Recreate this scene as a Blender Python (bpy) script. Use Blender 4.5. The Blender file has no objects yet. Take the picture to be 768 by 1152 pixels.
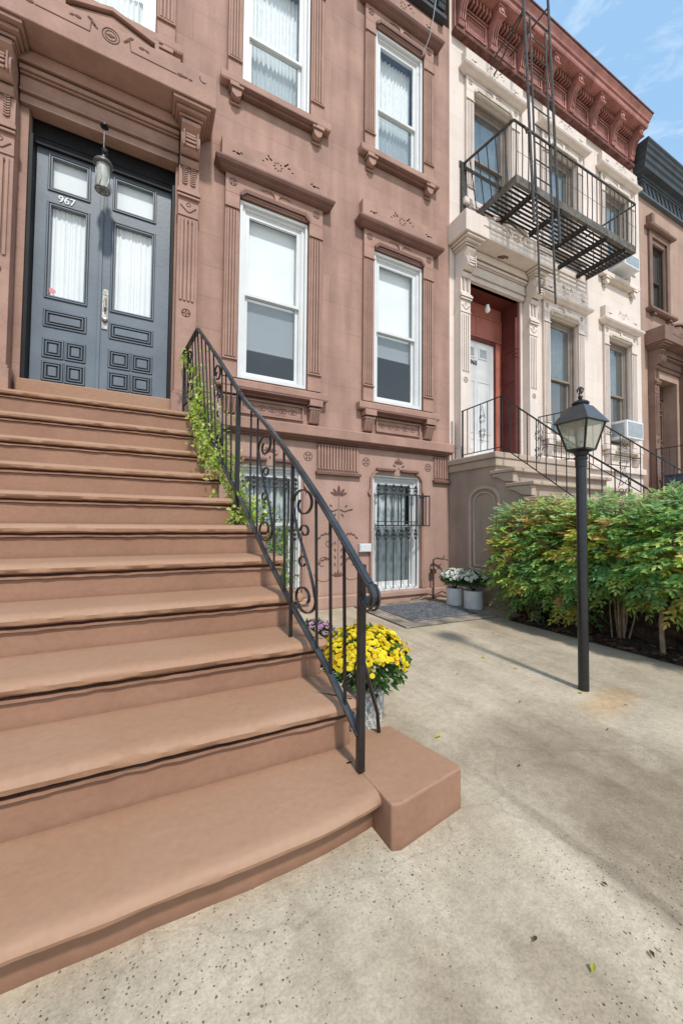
import bpy, math, random
from mathutils import Vector, Matrix, noise
R = math.radians
PI = math.pi
rnd = random.Random(7)
col = bpy.context.scene.collection
H = 1.15            # eye height
D = 4.87            # facade plane y
GROUND_Z = 0.0

# ------------------------------------------------------------------ materials
def mat(name, color, rough=0.8, var=0.12, vscale=2.5, bump=0.0, bscale=60.0, metal=0.0, spec=0.3,
        grime=0.0, joints=None, speck=0.0, color2=None, fine=0.0, crev_shade=0.0):
    m = bpy.data.materials.new(name); m.use_nodes = True
    nt = m.node_tree; N = nt.nodes; L = nt.links
    b = N['Principled BSDF']
    b.inputs['Roughness'].default_value = rough
    b.inputs['Metallic'].default_value = metal
    b.inputs['Specular IOR Level'].default_value = spec
    tc = N.new('ShaderNodeTexCoord')
    c = list(color) + [1]
    c2 = list(color2) + [1] if color2 else [min(1, v * (1 - 2.2 * var)) for v in color] + [1]
    n1 = N.new('ShaderNodeTexNoise'); n1.inputs['Scale'].default_value = vscale
    n1.inputs['Detail'].default_value = 7; n1.inputs['Roughness'].default_value = 0.62
    L.new(tc.outputs['Object'], n1.inputs['Vector'])
    r1 = N.new('ShaderNodeValToRGB')
    r1.color_ramp.elements[0].position = 0.33; r1.color_ramp.elements[0].color = c2
    r1.color_ramp.elements[1].position = 0.66; r1.color_ramp.elements[1].color = [min(1, v * (1 + var * .6)) for v in color] + [1]
    L.new(n1.outputs['Fac'], r1.inputs['Fac'])
    out = r1.outputs['Color']
    def mul(a, bsock, fac):
        x = N.new('ShaderNodeMix'); x.data_type = 'RGBA'; x.blend_type = 'MULTIPLY'
        x.inputs[0].default_value = fac
        L.new(a, x.inputs[6]); L.new(bsock, x.inputs[7]); return x.outputs[2]
    if fine:
        nf = N.new('ShaderNodeTexNoise'); nf.inputs['Scale'].default_value = 38; nf.inputs['Detail'].default_value = 5
        L.new(tc.outputs['Object'], nf.inputs['Vector'])
        rf = N.new('ShaderNodeValToRGB')
        rf.color_ramp.elements[0].position = 0.3; rf.color_ramp.elements[0].color = (1 - fine, 1 - fine, 1 - fine, 1)
        rf.color_ramp.elements[1].position = 0.65; rf.color_ramp.elements[1].color = (1, 1, 1, 1)
        L.new(nf.outputs['Fac'], rf.inputs['Fac']); out = mul(out, rf.outputs['Color'], 1)
    if grime:      # vertical dirt streaks
        mp = N.new('ShaderNodeMapping'); mp.inputs['Scale'].default_value = (5, 5, 0.5)
        L.new(tc.outputs['Object'], mp.inputs['Vector'])
        ng = N.new('ShaderNodeTexNoise'); ng.inputs['Scale'].default_value = 1.0; ng.inputs['Detail'].default_value = 6
        L.new(mp.outputs['Vector'], ng.inputs['Vector'])
        rg = N.new('ShaderNodeValToRGB')
        rg.color_ramp.elements[0].position = 0.35; rg.color_ramp.elements[0].color = (1 - grime, 1 - grime * 1.1, 1 - grime * 1.1, 1)
        rg.color_ramp.elements[1].position = 0.6; rg.color_ramp.elements[1].color = (1, 1, 1, 1)
        L.new(ng.outputs['Fac'], rg.inputs['Fac']); out = mul(out, rg.outputs['Color'], 1)
    if crev_shade:       # occlusion shade in crevices, multiplied into the base colour
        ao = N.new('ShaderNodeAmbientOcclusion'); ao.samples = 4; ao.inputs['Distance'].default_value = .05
        ra = N.new('ShaderNodeValToRGB'); ra.color_ramp.elements[0].position = .30; ra.color_ramp.elements[0].color = (1 - crev_shade, 1 - crev_shade * 1.06, 1 - crev_shade * 1.08, 1)
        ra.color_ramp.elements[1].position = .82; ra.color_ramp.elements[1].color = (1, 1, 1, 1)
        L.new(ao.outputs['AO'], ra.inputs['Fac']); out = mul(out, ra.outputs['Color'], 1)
    if joints:     # ashlar joints in the painted stone (row height, width, darkness)
        sx = N.new('ShaderNodeSeparateXYZ'); cx = N.new('ShaderNodeCombineXYZ')
        L.new(tc.outputs['Object'], sx.inputs[0]); L.new(sx.outputs['X'], cx.inputs['X']); L.new(sx.outputs['Z'], cx.inputs['Y'])
        nj = N.new('ShaderNodeTexNoise'); nj.inputs['Scale'].default_value = 1.3; L.new(tc.outputs['Object'], nj.inputs['Vector'])
        bk = N.new('ShaderNodeTexBrick'); bk.offset = 0.5
        bk.inputs['Scale'].default_value = 1; bk.inputs['Row Height'].default_value = joints[0]
        bk.inputs['Brick Width'].default_value = joints[1]; bk.inputs['Mortar Size'].default_value = 0.0042
        bk.inputs['Mortar Smooth'].default_value = 0.2; bk.inputs['Bias'].default_value = 0
        v = joints[2]
        bk.inputs['Color1'].default_value = (1, 1, 1, 1); bk.inputs['Color2'].default_value = (0.9, 0.895, 0.885, 1)
        bk.inputs['Mortar'].default_value = (v, v, v, 1)
        L.new(cx.outputs[0], bk.inputs['Vector'])
        xm = N.new('ShaderNodeMix'); xm.data_type = 'RGBA'; xm.blend_type = 'MULTIPLY'
        rj = N.new('ShaderNodeMapRange'); rj.inputs[1].default_value = .38; rj.inputs[2].default_value = .62
        rj.inputs[3].default_value = .25; rj.inputs[4].default_value = 1
        L.new(nj.outputs['Fac'], rj.inputs[0]); L.new(rj.outputs[0], xm.inputs[0])
        L.new(out, xm.inputs[6]); L.new(bk.outputs['Color'], xm.inputs[7]); out = xm.outputs[2]
    if speck:
        vo = N.new('ShaderNodeTexVoronoi'); vo.inputs['Scale'].default_value = 38
        L.new(tc.outputs['Object'], vo.inputs['Vector'])
        rv = N.new('ShaderNodeValToRGB')
        rv.color_ramp.elements[0].position = 0.1; rv.color_ramp.elements[0].color = (1 - speck,) * 3 + (1,)
        rv.color_ramp.elements[1].position = 0.2; rv.color_ramp.elements[1].color = (1, 1, 1, 1)
        L.new(vo.outputs['Distance'], rv.inputs['Fac']); out = mul(out, rv.outputs['Color'], 1)
    L.new(out, b.inputs['Base Color'])
    if bump:
        nb = N.new('ShaderNodeTexNoise'); nb.inputs['Scale'].default_value = bscale; nb.inputs['Detail'].default_value = 6
        L.new(tc.outputs['Object'], nb.inputs['Vector'])
        bp = N.new('ShaderNodeBump'); bp.inputs['Strength'].default_value = min(1, bump); bp.inputs['Distance'].default_value = 0.01
        L.new(nb.outputs['Fac'], bp.inputs['Height']); L.new(bp.outputs['Normal'], b.inputs['Normal'])
    return m

def leaf_mat(name, trans=0.35, rough=0.5):
    m = bpy.data.materials.new(name); m.use_nodes = True
    nt = m.node_tree; N = nt.nodes; L = nt.links; b = N['Principled BSDF']; out = N['Material Output']
    at = N.new('ShaderNodeAttribute'); at.attribute_name = 'tint'
    b.inputs['Roughness'].default_value = rough; b.inputs['Specular IOR Level'].default_value = 0.35
    L.new(at.outputs['Color'], b.inputs['Base Color'])
    t = N.new('ShaderNodeBsdfTranslucent'); L.new(at.outputs['Color'], t.inputs['Color'])
    mx = N.new('ShaderNodeMixShader'); mx.inputs[0].default_value = trans
    L.new(b.outputs[0], mx.inputs[1]); L.new(t.outputs[0], mx.inputs[2]); L.new(mx.outputs[0], out.inputs[0])
    return m

def glass_mat(name, tint=(.95, .97, .97), refl=1.0, haze=0.0, hazecol=(.5, .55, .58)):
    m = bpy.data.materials.new(name); m.use_nodes = True
    nt = m.node_tree; N = nt.nodes; L = nt.links; N.clear()
    out = N.new('ShaderNodeOutputMaterial')
    t = N.new('ShaderNodeBsdfTransparent'); t.inputs[0].default_value = list(tint) + [1]
    g = N.new('ShaderNodeBsdfGlossy'); g.inputs['Roughness'].default_value = 0.015
    tc = N.new('ShaderNodeTexCoord'); nn = N.new('ShaderNodeTexNoise'); nn.inputs['Scale'].default_value = 1.6
    L.new(tc.outputs['Object'], nn.inputs['Vector'])
    bp = N.new('ShaderNodeBump'); bp.inputs['Strength'].default_value = 0.06; bp.inputs['Distance'].default_value = 0.05
    L.new(nn.outputs['Fac'], bp.inputs['Height']); L.new(bp.outputs['Normal'], g.inputs['Normal'])
    f = N.new('ShaderNodeLayerWeight'); f.inputs['Blend'].default_value = .5
    pw = N.new('ShaderNodeMath'); pw.operation = 'POWER'; pw.inputs[1].default_value = 3.5; L.new(f.outputs['Facing'], pw.inputs[0])
    mm = N.new('ShaderNodeMath'); mm.operation = 'MULTIPLY_ADD'; mm.inputs[1].default_value = .85; mm.inputs[2].default_value = .075 * refl; mm.use_clamp = True
    L.new(pw.outputs[0], mm.inputs[0])
    base = t.outputs[0]
    if haze:
        d = N.new('ShaderNodeBsdfDiffuse'); d.inputs[0].default_value = list(hazecol) + [1]
        mh = N.new('ShaderNodeMixShader'); mh.inputs[0].default_value = haze
        L.new(base, mh.inputs[1]); L.new(d.outputs[0], mh.inputs[2]); base = mh.outputs[0]
    mx = N.new('ShaderNodeMixShader'); L.new(mm.outputs[0], mx.inputs[0])
    L.new(base, mx.inputs[1]); L.new(g.outputs[0], mx.inputs[2]); L.new(mx.outputs[0], out.inputs[0])
    return m

M = {}
M['brown_wall'] = mat('brown_painted_stone', (.46, .288, .228), .85, .11, 1.4, .35, 45, grime=.2, joints=(.392, 1.25, .66), fine=.07, crev_shade=.5)
M['brown_trim'] = mat('brown_painted_trim', (.43, .26, .203), .75, .09, 3, .3, 50, grime=.1, fine=.08, crev_shade=.6)
M['brown_dark'] = mat('brown_moulding', (.21, .112, .09), .65, .1, 4, .2, 60, fine=.1, crev_shade=.5)
M['brown_carve'] = mat('brown_carving_shadowed', (.16, .085, .07), .85, .1, 6)  # shade of the incised grooves put into the colour
M['brown_base'] = mat('brown_basement_stucco', (.48, .31, .25), .85, .07, 1.6, .4, 40, grime=.1, fine=.07, crev_shade=.5)
M['step'] = mat('brown_step_paint', (.365, .217, .14), .62, .05, 1.6, .3, 22, fine=.08, spec=.35, color2=(.345, .19, .113), crev_shade=.3)
M['riser'] = mat('brown_riser_paint', (.34, .19, .125), .68, .07, 1.8, .3, 25, fine=.08, color2=(.285, .155, .1), crev_shade=.35, spec=.3)
M['groove'] = mat('nosing_shade_groove', (.09, .035, .028), .8, .2, 6)  # shadow line and dirt under the nosing, painted dark
M['cream_wall'] = mat('cream_painted_stone', (.82, .71, .64), .8, .03, 1.6, .3, 45, grime=.05, joints=(.392, 1.25, .75), fine=.06, crev_shade=.5)
M['cream_trim'] = mat('cream_painted_trim', (.80, .695, .62), .75, .04, 3, .3, 50, grime=.08, fine=.1, crev_shade=.6)
M['cream_dark'] = mat('cream_moulding', (.72, .62, .51), .75, .12, 4, .2, 60, fine=.15)
M['cream_carve'] = mat('cream_carving_shadowed', (.36, .28, .2), .85, .1, 6)  # darker than the trim to paint in the groove shade
M['red_cornice'] = mat('red_painted_metal', (.55, .25, .21), .6, .16, 3, .2, 40, grime=.2, fine=.15, crev_shade=.6)
M['red_dark'] = mat('weathered_red_edge', (.2, .085, .07), .8, .3, 8, .3, 40, fine=.3)
M['red_door'] = mat('red_painted_wood', (.52, .18, .13), .5, .12, 3, .15, 40, fine=.08)
M['red_door_dark'] = mat('dark_red_wood', (.14, .035, .03), .45, .12, 3, .15, 40)
M['dark_cornice'] = mat('charcoal_painted_metal', (.055, .065, .075), .5, .15, 3, .1, 40, crev_shade=.5)
M['third_wall'] = mat('dusty_brown_stone', (.47, .32, .25), .85, .07, 1.6, .3, 45, grime=.12, joints=(.392, 1.25, .62), fine=.07)
M['third_trim'] = mat('dull_brown_trim', (.25, .155, .12), .8, .1, 3, .3, 50, grime=.1, fine=.08, crev_shade=.5)
M['third_dark'] = mat('dull_brown_moulding', (.17, .09, .07), .7, .1, 4)
M['taupe'] = mat('taupe_stoop_paint', (.42, .335, .275), .8, .08, 1.5, .35, 40, grime=.14, fine=.07)
M['taupe_light'] = mat('taupe_tread_paint', (.5, .4, .32), .75, .08, 2, .3, 40, fine=.08)
M['concrete'] = None
M['white'] = mat('white_vinyl', (.70, .71, .71), .4, .03, 4, 0, spec=.4)
M['white_shade'] = mat('white_shade_fabric', (.93, .94, .94), .9, .03, 2)
M['sheer'] = mat('sheer_curtain_cloth', (.66, .72, .74), .9, .1, 8)
M['lace'] = mat('pale_lace_cloth', (.92, .94, .94), .9, .05, 14)
M['room'] = mat('dim_room', (.05, .055, .06), .9, .1, 3)
M['dark_frame'] = mat('dark_window_frame', (.07, .055, .045), .5, .1, 4)
M['tan_frame'] = mat('taupe_window_frame', (.3, .25, .21), .6, .1, 4)
M['iron'] = mat('black_painted_iron', (.014, .014, .015), .32, .25, 30, .15, 90, spec=.6)
M['iron_rail'] = mat('worn_black_handrail', (.035, .038, .042), .3, .3, 12, .1, 60, spec=.8)
M['iron_grille'] = mat('grey_black_grille_iron', (.045, .05, .055), .45, .25, 30, .1, 80, spec=.5)
M['escape'] = mat('weathered_fire_escape_iron', (.07, .065, .06), .6, .3, 14, .3, 60, spec=.4, color2=(.035, .03, .028))
M['door_blue'] = mat('slate_blue_door_paint', (.15, .18, .215), .42, .08, 2.5, .12, 30, spec=.45, fine=.05)
M['door_line'] = mat('door_bead_shadow_paint', (.015, .02, .028), .5, .1, 4)
M['header'] = mat('dark_header_wood', (.012, .012, .014), .6, .2, 5)
M['lantern_metal'] = mat('tarnished_grey_metal', (.2, .2, .2), .45, .2, 30, metal=.6)
M['silver'] = mat('worn_nickel', (.42, .39, .35), .35, .2, 30, .3, 120, metal=.7)
M['num_white'] = mat('white_number_paint', (.8, .8, .78), .5, .02)
M['num_black'] = mat('black_number_paint', (.03, .03, .03), .5, .02)
M['pink'] = mat('pink_sticker', (.75, .3, .33), .6, .1, 60)
M['soil'] = mat('dark_bed_soil', (.1, .062, .042), .95, .4, 14, 1, 40, fine=.5)
M['mulch'] = mat('bark_mulch_chip', (.2, .115, .075), .9, .45, 9, .5, 60)
M['bark'] = mat('nandina_bark', (.33, .235, .17), .85, .25, 18, .5, 60)
M['twig'] = mat('green_twig', (.12, .16, .05), .7, .2, 20)
M['mat_rubber'] = mat('grey_door_mat', (.23, .24, .26), .9, .3, 30, .8, 120, fine=.3)
M['slab'] = mat('stained_concrete_slab', (.36, .31, .25), .85, .3, 4, .5, 60, fine=.25, speck=.3)
M['pot_white'] = mat('white_ceramic_pot', (.72, .74, .73), .4, .06, 8)
M['wicker'] = mat('white_wicker', (.62, .62, .6), .6, .15, 40, .6, 90)
M['glass'] = glass_mat('window_glass', refl=1.0)
M['glass_screen'] = glass_mat('screened_window_glass', tint=(.6, .63, .65), refl=.9, haze=.13, hazecol=(.3, .34, .37))
M['glass_dark'] = glass_mat('dark_window_glass', tint=(.5, .54, .54), refl=2.4, haze=.2, hazecol=(.36, .42, .42))  # pale haze stands in for reflected sky
M['lamp_glass'] = glass_mat('weathered_lamp_glass', tint=(.85, .86, .8), refl=1.2, haze=.35, hazecol=(.6, .6, .52))
M['lantern_glass'] = mat('frosted_lantern_glass', (.42, .43, .40), .35, .1, 20)
M['bulb'] = mat('white_bulb_glass', (.85, .85, .82), .3, .02)
M['ac'] = mat('white_ac_casing', (.75, .77, .78), .5, .04, 6)
M['ac_grey'] = mat('grey_ac_grille', (.36, .4, .43), .6, .1, 20)
M['bin'] = mat('slate_blue_plastic', (.07, .09, .13), .5, .08, 5)
M['galv'] = mat('rusty_pipe_metal', (.16, .1, .08), .6, .4, 30, .3, 80, metal=.4)
M['brass'] = mat('aged_brass', (.5, .38, .2), .4, .2, 30, metal=.8)
M['cable'] = mat('grey_cable', (.4, .38, .37), .6, .05)
M['foliage'] = leaf_mat('foliage_leaves', .42, .45)
M['petal'] = leaf_mat('flower_petals', .25, .6)

# ground concrete: stains, exposed aggregate, dirt and tree shade painted in
def concrete():
    m = bpy.data.materials.new('poured_concrete'); m.use_nodes = True
    nt = m.node_tree; N = nt.nodes; L = nt.links; b = N['Principled BSDF']
    b.inputs['Roughness'].default_value = .88; b.inputs['Specular IOR Level'].default_value = .25
    tc = N.new('ShaderNodeTexCoord')
    def nz(scale, det, sc=(1, 1, 1), rough=.6, loc=(0, 0, 0), dist=0.0, rotz=0):
        mp = N.new('ShaderNodeMapping'); mp.inputs['Scale'].default_value = sc; mp.inputs['Location'].default_value = loc
        mp.inputs['Rotation'].default_value = (0, 0, rotz)
        L.new(tc.outputs['Object'], mp.inputs['Vector'])
        n = N.new('ShaderNodeTexNoise'); n.inputs['Scale'].default_value = scale; n.inputs['Detail'].default_value = det
        n.inputs['Roughness'].default_value = rough; n.inputs['Distortion'].default_value = dist
        L.new(mp.outputs[0], n.inputs['Vector']); return n.outputs['Fac']
    def ramp(s, p0, c0, p1, c1):
        r = N.new('ShaderNodeValToRGB'); e = r.color_ramp.elements
        e[0].position = p0; e[0].color = c0; e[1].position = p1; e[1].color = c1; L.new(s, r.inputs['Fac']); return r.outputs['Color']
    def mix(a, bb, fac, mode='MULTIPLY'):
        x = N.new('ShaderNodeMix'); x.data_type = 'RGBA'; x.blend_type = mode
        if isinstance(fac, float): x.inputs[0].default_value = fac
        else: L.new(fac, x.inputs[0])
        if isinstance(bb, tuple): x.inputs[7].default_value = bb
        else: L.new(bb, x.inputs[7])
        L.new(a, x.inputs[6]); return x.outputs[2]
    g = lambda v: (v, v, v, 1)
    base = ramp(nz(.9, 8, dist=.4), .35, (.53, .445, .33, 1), .65, (.63, .54, .41, 1))
    base = mix(base, ramp(nz(3.1, 8, loc=(4, 2, 0)), .32, (.78, .77, .76, 1), .6, g(1)), 1.0)
    # worn streaks running towards the street gutter
    base = mix(base, ramp(nz(1.5, 7, (4.0, .55, 1), loc=(1, 3, 0), rotz=R(-38)), .36, (.78, .755, .72, 1), .56, g(1)), .55)
    base = mix(base, ramp(nz(26, 6), .3, g(.8), .62, g(1.0)), 1.0)
    base = mix(base, ramp(nz(110, 3), .3, g(.78), .6, g(1.0)), 1.0)
    # brownish dirt beyond the steps, with soft tree shade painted into the colour
    sx = N.new('ShaderNodeSeparateXYZ'); L.new(tc.outputs['Object'], sx.inputs[0])
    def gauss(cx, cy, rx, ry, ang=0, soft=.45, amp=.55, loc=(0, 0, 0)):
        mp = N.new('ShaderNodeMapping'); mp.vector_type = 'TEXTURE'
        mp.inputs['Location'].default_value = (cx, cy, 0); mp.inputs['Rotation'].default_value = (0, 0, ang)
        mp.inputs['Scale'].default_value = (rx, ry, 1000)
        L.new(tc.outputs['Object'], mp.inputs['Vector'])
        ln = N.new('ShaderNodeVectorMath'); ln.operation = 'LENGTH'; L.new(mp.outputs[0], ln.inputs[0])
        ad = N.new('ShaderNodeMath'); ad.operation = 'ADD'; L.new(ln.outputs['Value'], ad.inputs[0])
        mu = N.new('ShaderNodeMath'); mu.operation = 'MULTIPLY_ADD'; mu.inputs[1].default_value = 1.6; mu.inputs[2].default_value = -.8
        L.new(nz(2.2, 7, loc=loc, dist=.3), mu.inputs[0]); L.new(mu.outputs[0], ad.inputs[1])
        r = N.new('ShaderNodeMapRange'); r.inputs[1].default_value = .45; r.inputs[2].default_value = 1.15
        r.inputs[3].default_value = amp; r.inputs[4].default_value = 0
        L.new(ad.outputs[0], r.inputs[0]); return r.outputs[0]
    for a in GROUND_STAINS_AND_SHADE:
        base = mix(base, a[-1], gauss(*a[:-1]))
    # hairline cracks
    vc = N.new('ShaderNodeTexVoronoi'); vc.feature = 'DISTANCE_TO_EDGE'; vc.inputs['Scale'].default_value = .55
    nc = N.new('ShaderNodeTexNoise'); nc.inputs['Scale'].default_value = 3; nc.inputs['Detail'].default_value = 8; L.new(tc.outputs['Object'], nc.inputs['Vector'])
    vm = N.new('ShaderNodeVectorMath'); vm.operation = 'MULTIPLY_ADD'; vm.inputs[1].default_value = (.35, .35, 0)
    L.new(nc.outputs['Color'], vm.inputs[0]); L.new(tc.outputs['Object'], vm.inputs[2]); L.new(vm.outputs[0], vc.inputs['Vector'])
    base = mix(base, ramp(vc.outputs['Distance'], .0, g(.55), .0035, g(1)), .32)
    # exposed aggregate: sparse dark chips, stronger near the steps
    vo = N.new('ShaderNodeTexVoronoi'); vo.inputs['Scale'].default_value = 95; vo.inputs['Randomness'].default_value = 1
    mp = N.new('ShaderNodeMapping'); mp.inputs['Scale'].default_value = (1, 1, .02); L.new(tc.outputs['Object'], mp.inputs['Vector'])
    nd = N.new('ShaderNodeTexNoise'); nd.inputs['Scale'].default_value = 30; L.new(tc.outputs['Object'], nd.inputs['Vector'])
    va = N.new('ShaderNodeVectorMath'); va.operation = 'MULTIPLY_ADD'; va.inputs[1].default_value = (.02, .02, 0)
    L.new(nd.outputs['Color'], va.inputs[0]); L.new(mp.outputs[0], va.inputs[2]); L.new(va.outputs[0], vo.inputs['Vector'])
    sc = N.new('ShaderNodeSeparateColor'); L.new(vo.outputs['Color'], sc.inputs[0])
    thr = N.new('ShaderNodeMapRange'); thr.inputs[1].default_value = .2; thr.inputs[2].default_value = 1
    thr.inputs[3].default_value = 0.0; thr.inputs[4].default_value = .33; L.new(sc.outputs[0], thr.inputs[0])
    den = N.new('ShaderNodeMapRange'); den.inputs[1].default_value = .34; den.inputs[2].default_value = .55
    L.new(nz(1.3, 4, loc=(9, 4, 0)), den.inputs[0])
    mu = N.new('ShaderNodeMath'); mu.operation = 'MULTIPLY'; L.new(thr.outputs[0], mu.inputs[0]); L.new(den.outputs[0], mu.inputs[1])
    # keep chips to the near, worn part of the yard
    nr = N.new('ShaderNodeMapRange'); nr.inputs[1].default_value = 1.9; nr.inputs[2].default_value = 1.1
    L.new(sx.outputs['Y'], nr.inputs[0])
    mu2 = N.new('ShaderNodeMath'); mu2.operation = 'MULTIPLY'; L.new(mu.outputs[0], mu2.inputs[0]); L.new(nr.outputs[0], mu2.inputs[1])
    lt = N.new('ShaderNodeMath'); lt.operation = 'LESS_THAN'; L.new(vo.outputs['Distance'], lt.inputs[0]); L.new(mu2.outputs[0], lt.inputs[1])
    base = mix(base, (.34, .29, .25, 1), lt.outputs[0])
    L.new(base, b.inputs['Base Color'])
    hb = N.new('ShaderNodeMath'); hb.operation = 'SUBTRACT'; L.new(nz(70, 6), hb.inputs[0]); L.new(lt.outputs[0], hb.inputs[1])
    bp = N.new('ShaderNodeBump'); bp.inputs['Strength'].default_value = .45; bp.inputs['Distance'].default_value = .006
    L.new(hb.outputs[0], bp.inputs['Height']); L.new(bp.outputs['Normal'], b.inputs['Normal'])
    return m
GROUND_STAINS_AND_SHADE = [
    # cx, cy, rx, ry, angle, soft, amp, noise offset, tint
    (1.95, .78, .55, .62, R(5), .4, .8, (1, 1, 0), (.50, .45, .41, 1)),  # dirt and tree shade painted together
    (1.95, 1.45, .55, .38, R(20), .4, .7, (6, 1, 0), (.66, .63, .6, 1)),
    (.66, .70, .13, .34, R(-6), .4, .6, (3, 1, 0), (.6, .56, .52, 1)),  # shadow-like band painted dark
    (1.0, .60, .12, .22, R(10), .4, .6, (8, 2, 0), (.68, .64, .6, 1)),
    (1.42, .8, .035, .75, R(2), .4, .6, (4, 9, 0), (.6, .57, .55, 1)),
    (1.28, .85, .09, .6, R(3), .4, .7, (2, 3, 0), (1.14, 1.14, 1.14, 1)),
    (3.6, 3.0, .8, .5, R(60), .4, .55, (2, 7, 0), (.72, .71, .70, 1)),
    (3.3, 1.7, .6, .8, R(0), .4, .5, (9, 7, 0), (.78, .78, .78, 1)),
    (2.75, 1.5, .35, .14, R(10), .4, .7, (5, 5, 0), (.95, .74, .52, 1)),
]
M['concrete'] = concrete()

# ------------------------------------------------------------------ mesh builder
class MB:
    def __init__(s): s.v = []; s.f = []; s.t = []; s.sm = []; s.mi = []; s.cur = 0; s.br = []
    def piece(s):       # start a new piece: every piece becomes an object of its own
        if s.f and (not s.br or s.br[-1] != (len(s.v), len(s.f))): s.br.append((len(s.v), len(s.f)))
        return s
    def add(s, vs, fs, tint=None, smooth=False):
        o = len(s.v); s.v += [tuple(p) for p in vs]
        for f in fs: s.f.append(tuple(i + o for i in f)); s.t.append(tint); s.sm.append(smooth); s.mi.append(s.cur)
        return s
    def box(s, x0, x1, y0, y1, z0, z1):
        if x0 > x1: x0, x1 = x1, x0
        if y0 > y1: y0, y1 = y1, y0
        if z0 > z1: z0, z1 = z1, z0
        v = [(x0, y0, z0), (x1, y0, z0), (x1, y1, z0), (x0, y1, z0), (x0, y0, z1), (x1, y0, z1), (x1, y1, z1), (x0, y1, z1)]
        return s.add(v, [(0, 3, 2, 1), (4, 5, 6, 7), (0, 1, 5, 4), (1, 2, 6, 5), (2, 3, 7, 6), (3, 0, 4, 7)])
    def prism_xz(s, pts, y0, y1):     # polygon in xz extruded from y0 (front) to y1
        n = len(pts)
        v = [(x, y0, z) for x, z in pts] + [(x, y1, z) for x, z in pts]
        f = [tuple(range(n)), tuple(range(2 * n - 1, n - 1, -1))] + [(i, i + n, (i + 1) % n + n, (i + 1) % n) for i in range(n)]
        return s.add(v, f)
    def prism_yz(s, pts, x0, x1):
        n = len(pts)
        v = [(x0, y, z) for y, z in pts] + [(x1, y, z) for y, z in pts]
        f = [tuple(range(n)), tuple(range(2 * n - 1, n - 1, -1))] + [(i, i + n, (i + 1) % n + n, (i + 1) % n) for i in range(n)]
        return s.add(v, f)
    def prism_xy(s, pts, z0, z1):
        n = len(pts)
        v = [(x, y, z0) for x, y in pts] + [(x, y, z1) for x, y in pts]
        f = [tuple(range(n)), tuple(range(2 * n - 1, n - 1, -1))] + [(i, i + n, (i + 1) % n + n, (i + 1) % n) for i in range(n)]
        return s.add(v, f)
    def mould(s, prof, x0, x1, y=D, ret=True):
        # profile of (out, z) from top to bottom; swept along x with mitred returns
        v = []; n = len(prof)
        for o, z in prof:
            e = o if ret else 0
            v += [(x0 - e, y, z), (x0 - e, y - o, z), (x1 + e, y - o, z), (x1 + e, y, z)]
        f = []
        for i in range(n - 1):
            a, b = 4 * i, 4 * i + 4
            f += [(a, a + 1, b + 1, b), (a + 1, a + 2, b + 2, b + 1), (a + 2, a + 3, b + 3, b + 2)]
        f += [(0, 3, 2, 1), (4 * n - 4, 4 * n - 3, 4 * n - 2, 4 * n - 1)]
        return s.add(v, f)
    def tube(s, pts, r, n=6, tint=None, closed=False, r2=None, flat=None):
        pts = [Vector(p) for p in pts]; m = len(pts); v = []; f = []
        up0 = None
        for i, p in enumerate(pts):
            if closed: d = pts[(i + 1) % m] - pts[i - 1]
            else: d = pts[min(i + 1, m - 1)] - pts[max(i - 1, 0)]
            if d.length < 1e-9: d = Vector((0, 0, 1))
            d.normalize()
            if up0 is None:
                up0 = Vector((0, 0, 1)) if abs(d.z) < .9 else Vector((1, 0, 0))
            a = d.cross(up0)
            if a.length < 1e-4: a = d.cross(Vector((0, 1, 0.1)))
            a.normalize(); b = a.cross(d); up0 = b
            rr = r if r2 is None else r + (r2 - r) * i / max(1, m - 1)
            for k in range(n):
                t = 2 * PI * (k + .5) / n
                q = a * math.cos(t) * rr + b * math.sin(t) * rr
                v.append(p + q)
        for i in range(m if closed else m - 1):
            j = (i + 1) % m
            for k in range(n): f.append((i * n + k, i * n + (k + 1) % n, j * n + (k + 1) % n, j * n + k))
        if not closed: f += [tuple(range(n - 1, -1, -1)), tuple(range((m - 1) * n, m * n))]
        return s.add(v, f, tint, n > 4)
    def bar(s, a, b, w, t=None):      # square bar between two points
        return s.tube([a, b], w * .7071, 4)
    def ribbon(s, pts, w, t, axis=(1, 0, 0)):   # flat bar scroll: width w along axis, thickness t
        ax = Vector(axis); pts = [Vector(p) for p in pts]; m = len(pts); v = []; f = []
        for i, p in enumerate(pts):
            d = (pts[min(i + 1, m - 1)] - pts[max(i - 1, 0)]).normalized()
            nn = d.cross(ax)
            if nn.length < 1e-5: nn = Vector((0, 0, 1))
            nn.normalize()
            for sx_, sn in ((-1, -1), (1, -1), (1, 1), (-1, 1)): v.append(p + ax * (w / 2 * sx_) + nn * (t / 2 * sn))
        for i in range(m - 1):
            for k in range(4): f.append((i * 4 + k, i * 4 + (k + 1) % 4, i * 4 + 4 + (k + 1) % 4, i * 4 + 4 + k))
        f += [(3, 2, 1, 0), (m * 4 - 4, m * 4 - 3, m * 4 - 2, m * 4 - 1)]
        return s.add(v, f)
    def lathe(s, prof, c, n=20, tint=None, axis='z'):
        v = []; f = []
        for r, z in prof:
            for k in range(n):
                t = 2 * PI * k / n
                if axis == 'z': v.append((c[0] + r * math.cos(t), c[1] + r * math.sin(t), c[2] + z))
                elif axis == 'y': v.append((c[0] + r * math.cos(t), c[1] + z, c[2] + r * math.sin(t)))
                else: v.append((c[0] + z, c[1] + r * math.cos(t), c[2] + r * math.sin(t)))
        for i in range(len(prof) - 1):
            for k in range(n): f.append((i * n + k, i * n + (k + 1) % n, (i + 1) * n + (k + 1) % n, (i + 1) * n + k))
        s.add(v, f, tint, True)
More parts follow.
